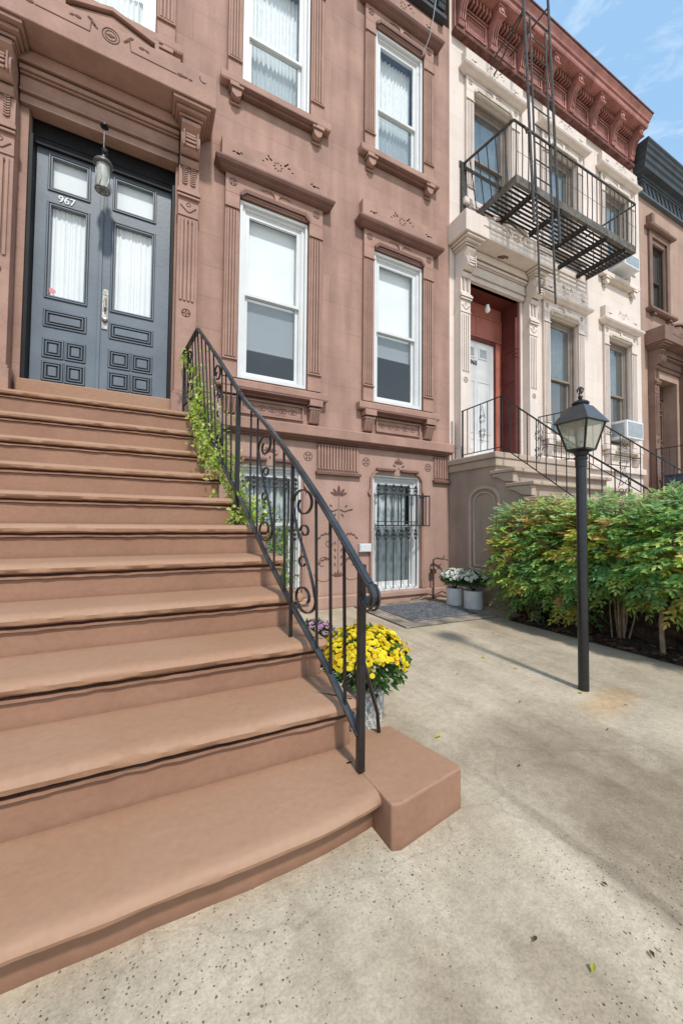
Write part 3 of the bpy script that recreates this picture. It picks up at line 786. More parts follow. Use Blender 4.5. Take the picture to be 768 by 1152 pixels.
for x0, x1 in ((2.06, 2.76), (4.10, 4.44)): mb.piece(); mb.box(x0, x1, o - .055, o + .01, 1.845, 1.885)
mb.build('panel_shelf', M['brown_dark'], house, bev=.004)
c = MB(); yy = o - .001
for x in (1.95, 2.86, 4.01): c.piece(); rosette(c, x, 2.08, yy, .06)
for x in (1.42, 3.44):
    c.piece()
    palmette(c, x, 2.08, yy, .09); leafblob(c, x, 2.02, yy, .02, PI / 2, .5)
    for sg in (-1, 1): leafblob(c, x + sg * .08, 2.06, yy, .03, .5 * sg, .4)
cx = 2.42; c.piece()
c.tube([(cx, yy, 1.62), (cx, yy, .42)], .004, 5)
palmette(c, cx, 1.55, yy, .14)
for sg in (-1, 1):
    c.tube([(cx + sg * .02, yy, 1.37), (cx + sg * .09, yy, 1.34), (cx + sg * .18, yy, 1.37)], .009, 5)
    leafblob(c, cx + sg * .2, 1.37, yy, .03, .3 * sg, .4); leafblob(c, cx + sg * .12, 1.42, yy, .025, .6 * sg, .4)
    leafblob(c, cx + sg * .06, 1.29, yy, .03, -.8 * sg, .4)
    for dz in (0, .35):
        for t in range(4): leafblob(c, cx + sg * (.14 + .05 * t), 1.02 - dz + .02 * t - .012 * t * t, yy, .032, sg * (.9 - .5 * t), .35)
    curl(c, cx + sg * .12, .62, yy, .11, sg); curl(c, cx + sg * .08, .9, yy, .07, sg, -1)
    c.tube(arcpts(cx + sg * .22, .52, .15, -PI * .1, -PI * .9, 8, yy), .004, 5)
    for t in range(4): leafblob(c, cx + sg * .05, .6 + t * .1, yy, .025, sg * 1.1, .4)
palmette(c, cx, .42, yy, .09)
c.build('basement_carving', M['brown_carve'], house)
mb = MB(); mb.box(2.74, 2.93, D - .06, D, .765, .885); mb.box(2.75, 2.92, D - .066, D - .06, .775, .875)
ub = mb.build('utility_box', M['white'], None, bev=.006, origin=(2.83, D, .76)); tag(ub, 'small white rectangular utility box on the wall left of the barred basement window', 'utility box')
# windows of the brownstone
window(house, *winA, 2.99, 5.28, M['white'], None, dict(shade=3.46, blind=0))
window(house, *winB, 2.99, 5.28, M['white'], None, dict(shade=3.78))
window(house, *winA, 6.83, 8.78, M['white'], None, dict(curtain=(6.9, M['lace'], .012, 13), gl=glass_mat('lace_window_glass', tint=(.7, .75, .76), refl=.8, haze=.12), mid=7.6))
window(house, *winB, 6.83, 8.78, M['white'], None, dict(curtain=(6.9, M['lace'], .014, 11), gl=glass_mat('screened_pale_glass', tint=(.6, .66, .68), refl=.8, haze=.2), mid=7.62))
window(house, cxd - .46, cxd + .46, 6.83, 8.78, M['white'], None, dict(curtain=(6.9, M['lace'], .012, 12), mid=7.6, gl=M['glass']))
for a, b_ in (winA, winB):
    surround(house, a, b_, 2.99, 5.28, M['brown_trim'], M['brown_dark'], M['brown_carve'], True)
    surround(house, a, b_, 6.83, 8.78, M['brown_trim'], M['brown_dark'], M['brown_carve'], False)
surround(house, cxd - .46, cxd + .46, 6.83, 8.78, M['brown_trim'], M['brown_dark'], M['brown_carve'], False)
def basement_window(x0, x1, z0, z1):
    w = window(house, x0, x1, z0, z1, M['white'], None, dict(curtain=(z0 + .1, M['sheer'], .025, 6), set=.03, mid=z0 + .98, face=.07,
               gl=glass_mat('grey_screen_glass', tint=(.6, .64, .64), refl=.7, haze=.2)))
    return w
for a, b_ in ((.99, 1.86), (2.98, 3.85)): basement_window(a, b_, .17, 1.91)
portal(house, cxd, M['brown_trim'], M['brown_dark'], M['brown_carve'])
cornice(house, -1.2, 4.30, 9.68, M['dark_cornice'], M['dark_cornice'], 8, -1.0, .74)

# front double door
yd = D + .16
mb = MB(); mb.box(-1.16, .225, yd - .02, yd + .09, 5.17, 5.43); mb.box(-1.16, .225, yd - .04, yd - .02, 5.17, 5.20); mb.box(-1.12, .19, yd - .03, yd - .02, 5.25, 5.27); mb.box(-1.158, -1.125, D + .02, yd + .06, 2.56, 5.17); mb.box(.19, .222, D + .02, yd + .06, 2.56, 5.17)
mb.box(-1.12, .19, yd - .05, yd - .02, 5.155, 5.17)
df = mb.build('door_frame', M['header'], house, bev=.003)
mb = MB(); mb.box(-1.16, .225, D - .12, yd + .08, 2.38, 2.565); mb.build('door_sill', M['step'], house, bev=.01)
def door_leaf(x0, x1, gx0, gx1, meet):
    mb = MB(); z0, z1 = 2.575, 5.165
    # stiles and rails as one panel with openings
    hs = [(gx0, gx1, 4.755, 5.095), (gx0, gx1, 3.575, 4.57)]
    xs = sorted({x0, x1, gx0, gx1}); zs = sorted({z0, z1, 4.755, 5.095, 3.575, 4.57})
    for i in range(len(xs) - 1):
        for j in range(len(zs) - 1):
            cx_, cz_ = (xs[i] + xs[i + 1]) / 2, (zs[j] + zs[j + 1]) / 2
            if any(h[0] < cx_ < h[1] and h[2] < cz_ < h[3] for h in hs): continue
            mb.box(xs[i], xs[i + 1], yd, yd + .045, zs[j], zs[j + 1])
    leaf = mb.build('door_leaf', M['door_blue'], house)
    bd = MB(); ln = MB()
    for a, b2, c_, d_ in hs:
        bd.frame(a - .03, b2 + .03, c_ - .03, d_ + .03, .012, yd - .014, yd)
        bd.frame(a - .008, b2 + .008, c_ - .008, d_ + .008, .012, yd - .01, yd + .03)
        ln.frame(a - .0175, b2 + .0175, c_ - .0175, d_ + .0175, .0095, yd - .008, yd); ln.frame(a - .036, b2 + .036, c_ - .036, d_ + .036, .006, yd - .002, yd)
    def rp(a, b2, c_, d_):
        bd.frame(a, b2, c_, d_, .012, yd - .012, yd)
        ln.frame(a + .0125, b2 - .0125, c_ + .0125, d_ - .0125, .015, yd - .006, yd); ln.frame(a - .006, b2 + .006, c_ - .006, d_ + .006, .0055, yd - .002, yd)
        bd.frame(a + .028, b2 - .028, c_ + .028, d_ - .028, .01, yd - .018, yd)
        ln.frame(a + .0385, b2 - .0385, c_ + .0385, d_ - .0385, .014, yd - .004, yd)
        bd.box(a + .055, b2 - .055, yd - .016, yd, c_ + .055, d_ - .055)
    w = gx1 - gx0
    rp(gx0 - .03, gx1 + .03, 3.235, 3.42)
    hwid = (w + .06 - .02) / 2
    for k in range(2):
        xa = gx0 - .03 + k * (hwid + .02)
        rp(xa, xa + hwid, 2.905, 3.105); rp(xa, xa + hwid, 2.655, 2.86)
    bd.box(x0 + .01, x1 - .01, yd - .01, yd, 2.58, 2.605)
    bd.build('door_beading', M['door_blue'], leaf, bev=.002); ln.build('bead_groove', M['door_line'], leaf)
    gl = MB()
    for a, b2, c_, d_ in hs: gl.quad((a, yd + .02, c_), (b2, yd + .02, c_), (b2, yd + .02, d_), (a, yd + .02, d_))
    gl.build('pane', M['glass'], leaf)
    cu = MB(); vs = []; fs = []; n = 80
    for j, zz in enumerate((3.56, 4.0, 4.58)):
        for i in range(n + 1):
            u = i / n; vs.append((gx0 - .01 + (w + .02) * u, yd + .06 + .006 * math.sin(u * 60 + 2 * math.sin(u * 11)) + .004 * math.sin(u * 23 + j), zz))
    for j in range(2):
        for i in range(n): fs.append((j * (n + 1) + i, j * (n + 1) + i + 1, (j + 2 - 1) * (n + 1) + i + 1, (j + 1) * (n + 1) + i))
    cu.add(vs, fs, None, True)
    cu.box(gx0 - .01, gx1 + .01, yd + .06, yd + .065, 4.70, 5.12)
    cu.build('door_curtain', M['white_shade'], leaf)
    return leaf
lf1 = door_leaf(-1.12, -.535, -.985, -.665, 'L')
lf2 = door_leaf(-.50, .185, -.385, -.005, 'R')
mb = MB(); mb.box(-.534, -.501, yd - .018, yd + .04, 2.575, 5.16); mb.build('astragal', M['door_blue'], df, bev=.004)
def text(s, size, loc, material, parent=None, rot=(PI / 2, 0, 0), ext=.003, name='house_number', label=None):
    cu = bpy.data.curves.new(name, 'FONT'); cu.body = s; cu.size = size; cu.extrude = ext; cu.offset = size * .012
    o_ = bpy.data.objects.new('tmp_text', cu); col.objects.link(o_)
    dg = bpy.context.evaluated_depsgraph_get(); me = bpy.data.meshes.new_from_object(o_.evaluated_get(dg)); me.name = name
    bpy.data.objects.remove(o_)
    me.materials.clear(); me.materials.append(material)
    o2 = bpy.data.objects.new(name, me); col.objects.link(o2)
    root = parent
    while root is not None and root.parent is not None: root = root.parent
    off = Vector(root.location) if root else Vector((0, 0, 0))
    o2.parent = parent; o2.location = Vector(loc) - off; o2.rotation_euler = rot
    return o2
text('967', .105, (-.925, yd - .006, 4.625), M['num_white'], lf1, rot=(PI / 2, 0, 0))
mb = MB(); mb.prism_xz([(-.965 + .045 * math.cos(t * PI / 6), 3.64 + .028 * math.sin(t * PI / 6)) for t in range(12)], yd + .012, yd + .016); mb.build('round_sticker', M['pink'], lf1)
mb = MB(); mb.box(-.488, -.433, yd - .012, yd, 3.33, 3.75); mb.prism_xz([(-.488, 3.751), (-.433, 3.751), (-.44, 3.775), (-.46, 3.79), (-.481, 3.775)], yd - .012, yd)
for k in range(3): mb.box(-.48 + k * .014, -.473 + k * .014, yd - .017, yd - .012, 3.715, 3.745)
mb.tube([(-.46, yd - .012, 3.68), (-.46, yd - .05, 3.665), (-.46, yd - .05, 3.56), (-.46, yd - .012, 3.54)], .012, 8)
mb.lathe([(.024, 0), (.028, -.01), (.02, -.03), (.0, -.035)], (-.46, yd - .012, 3.43), 14, axis='y')
mb.build('door_handle', M['silver'], lf2)
mb = MB(); mb.box(-1.16, .225, yd + .2, yd + .21, 2.4, 5.2); mb.build('hall_interior', M['room'], house)

# pendant lantern in the doorway
lx, ly, lz = -.488, D - .16, 4.80
LS = 1.2
pl = thing('pendant_lantern', 'grey cylindrical glass lantern hanging in the dark doorway above the double doors', 'lantern', (lx, ly, lz))
def scale_mb(m_, c_, k_):
    m_.v = [tuple(c_[i] + (p_[i] - c_[i]) * k_ for i in range(3)) for p_ in m_.v]; return m_
mb = MB(); mb.lathe([(.0, .12), (.012, .118), (.018, .095), (.04, .08), (.062, .06), (.075, .045), (.078, .03), (.07, .022), (.0, .02)], (lx, ly, lz + .1), 20); scale_mb(mb, (lx, ly, lz), LS).build('lantern_cap', M['lantern_metal'], pl)
mb = MB(); mb.lathe([(.052, .22), (.054, .1), (.05, .0), (.046, 0)], (lx, ly, lz - .1), 20); scale_mb(mb, (lx, ly, lz), LS).build('glass_body', M['lantern_glass'], pl)
mb = MB(); mb.tube([(lx + .056 * math.cos(t * PI / 10), ly + .056 * math.sin(t * PI / 10), lz - .1) for t in range(20)], .007, 6, closed=True)
for t in range(6):
    a = t * PI / 3; mb.tube([(lx, ly, lz - .1), (lx + .055 * math.cos(a), ly + .055 * math.sin(a), lz - .1)], .004, 5)
    pts = [(lx + .056 * math.cos(a + .5 * math.sin(q * PI / 6)), ly + .056 * math.sin(a + .5 * math.sin(q * PI / 6)), lz - .1 + q * .035) for q in range(7)]
    mb.tube(pts, .0025, 4)
    mb.tube([(lx + .028 * math.cos(a + q), ly + .028 * math.sin(a + q), lz - .101) for q in (0, .5, 1.05)], .004, 5)
scale_mb(mb, (lx, ly, lz), LS).build('lantern_cage', M['lantern_metal'], pl)
mb = MB(); mb.tube([(lx, ly, lz + .28), (lx, ly, 5.41)], .006, 6); mb.lathe([(.04, 0), (.035, .02), (.01, .03), (0, .03)], (lx, ly, 5.375), 14); mb.lathe([(.0, -.03), (.03, -.01), (.035, .02), (.012, .05)], (lx + .01, ly, 5.1), 12); mb.build('hanging_rod', M['iron'], pl)

# ================================================================== NEAR STOOP
stoop = thing('entry_stoop', 'wide brown painted stone steps climbing to the blue grey double doors', 'stoop', (-.49, 1.3, 0))
Z = [.119, .302, .488, .678, .875, 1.081, 1.298, 1.528, 1.772, 2.034, 2.315]
Y = [1.19, 1.544, 1.868, 2.193, 2.52, 2.847, 3.176, 3.505, 3.835, 4.167, 4.499]
XE = [.93, .875, .87, .865, .86, .845, .745, .60, .52, .485, .46]
def step(i):
    """one stone step: swept nosing profile along left return, front, right return, with hand-worn edges"""
    zt = Z[i] + .062 if i else .157
    zb = (Z[i - 1] + .04 if i > 1 else .14) if i else -.01
    y0 = Y[i]; xe = XE[i]; xl = -.98 - xe
    yback = (Y[i + 1] + .12) if i < 10 else D + .01
    prof = [(-.09, zt), (-.05, zt), (-.012, zt - .003), (.006, zt - .012), (.016, zt - .028), (.012, zt - .046), (-.004, zt - .056),
            (-.018, zt - .058), (-.019, zt - .068), (-.006, zt - .070), (-.007, zt - .082), (-.022, zt - .086), (-.023, (zt + zb) / 2), (-.023, zb)]
    if i == 0: prof = [(-.09, zt), (-.04, zt), (-.012, zt - .003), (.004, zt - .012), (.012, zt - .026), (.008, zt - .038), (-.014, zt - .042), (-.03, zt - .046), (-.036, zt - .052), (-.046, .08), (-.056, zb)]
    rd = .03
    path = []          # (x, y, nx, ny)
    for t in range(3): path.append((xl + .015, yback - (yback - y0 - rd) * t / 3, -1, 0))
    path.append((xl + .015, y0 + rd + .01, -.96, -.28))
    n = int((xe - xl) / .03)
    for t in range(n + 1):
        x = xl + .04 + (xe - xl - .08) * t / n
        path.append((x, y0, 0, -1))
    path.append((xe - .022, y0 + .006, .38, -.92)); path.append((xe - .006, y0 + .022, .92, -.38))
    m = 6
    for t in range(m + 1): path.append((xe, y0 + .04 + (yback - y0 - .04) * t / m, 1, 0))
    vs = []; fs = []; k = len(prof)
    for j, (x, y, nx_, ny_) in enumerate(path):
        am = .5 if i == 0 else 1
        wb = .006 * noise.noise(Vector((x * 1.3, i * 7.1, y))) + .004 * noise.noise(Vector((x * 7, i * 3.3, y * 7)))
        sag = 0.0
        if i == 0:
            sag = -.052 * max(0, (x - .3) / .5) ** 2 if y < y0 + .2 and x > .3 else 0
        for q, (o_, z_) in enumerate(prof):
            w_ = wb * (1 if q > 1 else 0) + (.0045 * am * noise.noise(Vector((x * 14, i * 5 + q * .6, y * 14))) if 3 <= q <= 10 else 0)
            dz_ = am * (.0032 * noise.noise(Vector((x * 4, i * 9.0 + q * .35, 2.0))) + .004 * noise.noise(Vector((x * 17, i * 9.0 + q * .5, 5.0)))) if 5 <= q <= 10 else 0
            oo = o_ + w_
            px_, py_ = x + nx_ * oo, y + ny_ * oo - sag
            if q == 0: px_ = min(max(px_, xl + .16), xe - .16); py_ = max(py_, y0 + .17)
            vs.append((px_, py_, z_ + dz_))
    P = len(path)
    for j in range(P - 1):
        for q in range(k - 1): fs.append((j * k + q, j * k + q + 1, (j + 1) * k + q + 1, (j + 1) * k + q))
    mb = MB(); nface = len(fs)
    mb.add(vs, fs, None, True)
    # assign riser material below the nosing
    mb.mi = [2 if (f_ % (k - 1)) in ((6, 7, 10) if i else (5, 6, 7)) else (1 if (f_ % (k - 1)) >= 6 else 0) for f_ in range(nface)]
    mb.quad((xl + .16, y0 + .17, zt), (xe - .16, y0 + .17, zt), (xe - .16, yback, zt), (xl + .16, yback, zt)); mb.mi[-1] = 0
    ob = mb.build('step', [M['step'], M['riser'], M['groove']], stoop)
    return ob
for i in range(11): step(i)
# wing block beside the bottom step
mb = MB()
bp = [(.80, 1.165), (.835, 1.155), (1.175, 1.215), (1.185, 1.235), (1.10, 1.625), (.84, 1.66), (.79, 1.6)]
mb.prism_xy(bp, -.01, .1605)
wb_ = mb.build('wing_block', [M['step'], M['riser']], stoop, bev=.007)
for p_ in wb_.data.polygons:
    if abs(p_.normal.z) < .5: p_.material_index = 1
# body below the steps
mb = MB()
pr = [(1.7, 0), (1.7, .2)]
for i in range(1, 11): pr += [(Y[i] + .08, Z[i - 1] + .05), (Y[i] + .08, Z[i] - .02)]
pr += [(D, Z[10] - .02), (D, 0)]
mb.prism_yz(pr, -1.38, .40)
mb.build('stoop_core', M['riser'], stoop)

# ================================================================== STAIR RAILINGS
def rail_z(pts, y):
    for (x0, y0, z0), (x1, y1, z1) in zip(pts, pts[1:]):
        if y0 <= y <= y1: t = (y - y0) / (y1 - y0); return x0 + (x1 - x0) * t, z0 + (z1 - z0) * t
    return pts[-1][0], pts[-1][2]
TOP = [(.788, 1.30, .915), (.745, 1.62, 1.215), (.706, 1.95, 1.483), (.69, 2.45, 1.80), (.662, 3.0, 2.125), (.53, 3.42, 2.58), (.41, 3.9, 3.03), (.34, 4.62, 3.05)]
BOT = [(.79, 1.38, .30), (.755, 1.62, .50), (.725, 1.95, .68), (.70, 2.45, .95), (.66, 3.0, 1.32), (.56, 3.42, 1.70), (.47, 3.9, 2.16), (.40, 4.2, 2.45), (.35, 4.6, 2.47)]
def scroll(cx_, cz_, r, turns, a0, sg, plane, n=26):
    pts = []
    for i in range(n + 1):
        t = i / n; a = a0 + sg * turns * 2 * PI * t; rr = r * (1 - .7 * t)
        pts.append(plane(cx_ + rr * math.cos(a), cz_ + rr * math.sin(a)))
    return pts
def railing(mirror, label):
    fx = (lambda x: -.98 - x) if mirror else (lambda x: x)
    P = lambda p: (fx(p[0]), p[1], p[2])
    root = thing('stair_railing', label, 'railing', (fx(.79), 1.38, .157))
    top = [P(p) for p in TOP]; bot = [P(p) for p in BOT]
    # smooth handrail: flat bar with ribs
    def smooth(pts, n=5):
        out = []
        for i in range(len(pts) - 1):
            p0 = Vector(pts[max(0, i - 1)]); p1 = Vector(pts[i]); p2 = Vector(pts[i + 1]); p3 = Vector(pts[min(len(pts) - 1, i + 2)])
            for k_ in range(n):
                t = k_ / n
                out.append(.5 * ((2 * p1) + (p2 - p0) * t + (2 * p0 - 5 * p1 + 4 * p2 - p3) * t * t + (3 * p1 - p0 - 3 * p2 + p3) * t ** 3))
        out.append(Vector(pts[-1])); return out
    slope = smooth(top[:6]) [:-1] + [Vector(top[5]), Vector(top[6])]
    mb = MB(); ax = (1, 0, 0)
    mb.ribbon(slope, .036, .012); mb.ribbon([p + Vector((0, 0, .0095)) for p in slope], .022, .007)
    # lamb's tongue scroll at the foot
    x0_, y0_, z0_ = slope[0]
    cy, cz = y0_ + .008, z0_ - .045
    sc = [(x0_, cy + (.048 - .022 * t / 16) * math.cos(PI * .62 + t / 16 * PI * 1.35), cz + (.048 - .022 * t / 16) * math.sin(PI * .62 + t / 16 * PI * 1.35)) for t in range(17)]
    mb.ribbon(sc, .042, .012)
    for dx in (-.014, .014):
        mb.ribbon([(x0_ + dx, cy + .053 * math.cos(PI * .62 + t / 16 * PI * 1.3), cz + .053 * math.sin(PI * .62 + t / 16 * PI * 1.3)) for t in range(17)], .008, .008)
    mb.ribbon([top[6], top[7]], .042, .014, (1, 0, 0)); 
    mb.build('handrail', M['iron_rail'], root)
    mb = MB(); mb.ribbon(bot, .03, .012); mb.build('bottom_rail', M['iron_rail'], root)
    # newel and intermediate posts
    def post(y, zf, w, nm='post'):
        xx, zz = rail_z(top, y); mb = MB(); mb.box(xx - w / 2, xx + w / 2, y - w / 2, y + w / 2, zf, zz); return mb.build(nm, M['iron'], root, bev=.003)
    mb = MB(); nxx = fx(.795); mb.box(nxx - .015, nxx + .015, 1.365, 1.395, .155, .99); mb.build('newel_post', M['iron'], root, bev=.004)
    post(1.98, .54, .018); post(3.08, 1.13, .034); post(4.58, 2.38, .022)
    # balusters
    ys = []
    y = 1.50
    while y < 4.52:
        ys.append(y); y += .125 if y < 3.2 else .105
    skip = [(1.60, 1.60), ]
    bal = []
    ys = [1.48, 1.59, 1.72, 2.12, 2.30, 2.64, 2.80, 3.12, 3.20, 3.29, 3.36, 3.53, 3.63, 3.72, 3.82, 3.93, 4.05, 4.17, 4.42, 4.52]
    for y in ys:
        xt, zt_ = rail_z(top, y)
        xb, zb_ = rail_z(bot, y)
        if abs(y - 1.98) < .05 or abs(y - 3.08) < .05: continue
        mb = MB(); mb.bar((xb, y, zb_), (xt, y, zt_ - .004), .0112); mb.build('baluster', M['iron'], root)
    # scroll panels: a long S of flat bar with a hooked curl at each end and two small curls
    def scrollpanel(ya, yb2):
        ym = (ya + yb2) / 2; w_ = (yb2 - ya) / 2 * .92
        zt_ = rail_z(top, ym)[1]; zb_ = rail_z(bot, ym)[1]; hh = .085
        xr = lambda yy, zz: (rail_z(top, yy)[0] * (zz - zb_) / (zt_ - zb_) + rail_z(bot, yy)[0] * (zt_ - zz) / (zt_ - zb_), yy, zz)
        zc1, zc2 = zt_ - .15, zb_ + .15
        def spiral(zc, a0, turns):
            return [xr(ym + w_ * (1 - .62 * t / 28) * math.cos(a0 + turns * 2 * PI * t / 28) + w_ * .0, zc + hh * (1 - .62 * t / 28) * math.sin(a0 + turns * 2 * PI * t / 28)) for t in range(29)]
        s1 = spiral(zc1, 0, 1.12); s2 = spiral(zc2, PI, 1.12)
        mid = [xr(ym + w_ * (1 - t / 4 if 0 else math.cos(PI * (.08 + .84 * t / 8) )), zc1 + (zc2 - zc1) * (t / 8)) for t in range(1, 8)]
        mb = MB(); mb.ribbon(s1[::-1] + mid + s2, .014, .007)
        zm_ = (zc1 + zc2) / 2
        for sg, dz_ in ((-1, .10), (1, -.06)):
            mb.ribbon([xr(ym + sg * w_ * .1 + sg * w_ * .42 * (1 - .5 * t / 14) * math.cos(PI * 1.9 * t / 14 + (PI if sg > 0 else PI)) * 1 , zm_ + dz_ + .035 * (1 - .5 * t / 14) * math.sin(PI * 1.9 * t / 14)) for t in range(15)], .012, .006)
        mb.build('scroll_ornament', M['iron'], root)
    scrollpanel(1.72, 1.99); scrollpanel(2.32, 2.63); scrollpanel(3.37, 3.52); scrollpanel(4.19, 4.41)
    # front stay rod
    mb = MB(); q = 1 if not mirror else -1
    mb.tube([(nxx + q * .012, 1.40, .78), (nxx + q * .02, 1.42, .62), (nxx + q * .20, 1.57, .27), (nxx + q * .225, 1.595, .157)], .0095, 7)
    mb.build('stay_rod', M['iron'], root)
    return root
railing(False, 'black wrought iron railing with scrolls on the right side of the brown steps')
railing(True, 'black iron railing tip at the far left edge of the brown steps')

# ================================================================== VEGETATION HELPERS
def leaflet(mb, p, d, n, l, w, tint, fold=.15):
    d = d.normalized(); s = d.cross(n)
    if s.length < 1e-4: s = Vector((1, 0, 0))
    s.normalize(); n = s.cross(d)
    a = p; m = p + d * l * .45; e = p + d * l - n * l * .12
    mb.add([a, m + s * w / 2 + n * fold * w, e, m - s * w / 2 + n * fold * w, m], [(0, 4, 1), (1, 4, 2), (0, 3, 4), (3, 2, 4)], tint)
def rv(r=1.0): return Vector((rnd.gauss(0, 1), rnd.gauss(0, 1), rnd.gauss(0, 1))).normalized() * r
def jit(c, a=.2):
    k_ = 1 + rnd.uniform(-a, a); return tuple(max(0, min(1, v * k_ * (1 + rnd.uniform(-.08, .08)))) for v in c)

# ---- nandina shrubs
GREEN = [(.30, .50, .12), (.24, .44, .12), (.14, .33, .11), (.46, .60, .15)]
def shrub(cx_, cy_, rx_, ry_, ztop, zlow, label, yellow=.2, red=.05, nspray=620, stems=9):
    root = thing('nandina_shrub', label, 'shrub', (cx_, cy_, .02), 'leafy shrubs in the front bed')
    st = MB()
    tips = []
    for i in range(stems):
        a = rnd.random() * 2 * PI; r0 = rnd.uniform(.0, .09); r1 = rnd.uniform(.15, .95)
        bx, by = cx_ + r0 * math.cos(a), cy_ + r0 * math.sin(a)
        tx, ty = cx_ + r1 * rx_ * math.cos(a), cy_ + r1 * ry_ * math.sin(a); tz = ztop - rnd.uniform(.15, .45)
        pts = []
        ox, oy = rnd.uniform(-.03, .03), rnd.uniform(-.03, .03)
        for t in range(6):
            u = t / 5; pts.append((bx + (tx - bx) * u ** 1.3 + ox * math.sin(u * PI), by + (ty - by) * u ** 1.3 + oy * math.sin(u * 2 * PI), .01 + (tz) * u))
        st.tube(pts, rnd.uniform(.006, .012), 6, r2=.003)
    st.build('stems', M['bark'], root)
    fo = MB(); ph = rnd.random() * 9
    for i in range(nspray):
        # sample in a superellipsoid shell biased outward, lumpy
        for _ in range(30):
            u = Vector((rnd.uniform(-1, 1), rnd.uniform(-1, 1), rnd.uniform(-1, 1)))
            rr = (abs(u.x) ** 2.6 + abs(u.y) ** 2.6 + abs(u.z) ** 2.8) ** (1 / 2.6)
            lump = 1 + .22 * noise.noise(Vector((u.x * 2.1 + ph, u.y * 2.1, u.z * 2.1)))
            if .55 < rr < lump: break
        zc, zr = (ztop + zlow) / 2, (ztop - zlow) / 2
        p = Vector((cx_ + u.x * rx_, cy_ + u.y * ry_, zc + u.z * zr))
        hole = noise.noise(Vector((p.x * 5, p.y * 5, p.z * 5)))
        if hole < -.3 and rnd.random() < .75: continue
        if u.z < -.5 and rnd.random() < .6: continue
        out = Vector((u.x, u.y, u.z * .6 + .2)).normalized()
        axis = (out + rv(.55) + Vector((0, 0, .1))).normalized()
        hfrac = (p.z - zlow) / (ztop - zlow)
        ymask = noise.noise(Vector((p.x * 2.3 + 5, p.y * 2.3, p.z * 2.6)))
        q = rnd.random()
        if q < red * (.3 + 2.2 * max(0, hfrac - .5)): c = (.55, .22, .1)
        elif q < red * 1.5 * (.3 + 2.2 * max(0, hfrac - .5)): c = (.5, .33, .13)
        elif ymask > .33 - yellow and rnd.random() < .75: c = rnd.choice([(.60, .62, .10), (.5, .6, .1), (.7, .58, .14)])
        else: c = rnd.choice(GREEN)
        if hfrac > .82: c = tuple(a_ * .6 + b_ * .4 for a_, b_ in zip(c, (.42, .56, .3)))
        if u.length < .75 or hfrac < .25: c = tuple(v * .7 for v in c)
        # spray: rachis with opposite leaflets, drooping
        side = axis.cross(Vector((0, 0, 1)));
        if side.length < .1: side = Vector((1, 0, 0))
        side.normalize(); nn = side.cross(axis)
        L_ = rnd.uniform(.09, .15); k_ = rnd.randint(3, 4)
        for j in range(k_):
            t = (j + .6) / k_; base = p + axis * L_ * t - Vector((0, 0, .05 * t * t))
            for sg in (-1, 1):
                dd = (axis * .75 + side * sg + rv(.25) - Vector((0, 0, .25)))
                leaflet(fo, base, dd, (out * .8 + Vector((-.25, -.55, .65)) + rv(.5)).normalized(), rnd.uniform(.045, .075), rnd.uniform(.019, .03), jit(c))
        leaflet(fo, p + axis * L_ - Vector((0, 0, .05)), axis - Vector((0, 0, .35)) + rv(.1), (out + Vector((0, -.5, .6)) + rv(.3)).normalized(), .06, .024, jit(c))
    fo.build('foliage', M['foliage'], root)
    return root
shrub(4.27, 3.17, .45, .40, 1.44, .12, 'bushy yellowing shrub at the far end of the bed beside the arched stoop panel', .28, .12, 1750, 12)
shrub(4.30, 2.70, .47, .40, 1.43, .2, 'green and yellow shrub behind the lamp post with drooping lower leaves', .22, .07, 1800, 9)
shrub(4.30, 2.22, .50, .42, 1.44, .42, 'tall shrub just right of the lamp post on a fan of bare stems', .14, .12, 1700, 16)
shrub(4.32, 1.66, .54, .42, 1.47, .42, 'dark green shrub at the right edge of the photo with a thick bare trunk', .06, .05, 1900, 8)
#shrub(4.95, 2.75, .5, .6, 1.44, .4, 'shrub in the back row of the bed behind the yellowish ones', .1, .15, 1100, 7)
#shrub(5.1, 1.75, .5, .6, 1.48, .4, 'shrub in the back row of the bed nearest the street', .05, .12, 1100, 7)
shrub(4.38, 1.05, .54, .42, 1.5, .5, 'leafy green shrub just outside the right edge nearest the street', .06, .05, 900, 8)
# grass-like blades on the right edge
gr = MB()
for i in range(14):
    p = Vector((3.98 + rnd.uniform(-.03, .06), 1.42 + rnd.uniform(-.06, .06), .98 + rnd.uniform(-.08, .3) - .12))
    d = Vector((-.25 + rnd.uniform(-.15, .1), .6 + rnd.uniform(-.3, .3), rnd.uniform(-.2, .25))); leaflet(gr, p, d, Vector((0, 0, 1)), .2, .014, jit((.45, .5, .12)))
tk = MB(); tk.tube([(4.13, 1.80, 0), (4.15, 1.82, .3), (4.13, 1.79, .6), (4.2, 1.78, 1.0)], .021, 8, r2=.013); tk.build('trunk', M['bark'], bpy.data.objects['nandina_shrub.003'])
gr.build('strap_leaves', M['foliage'], bpy.data.objects['nandina_shrub.003'])

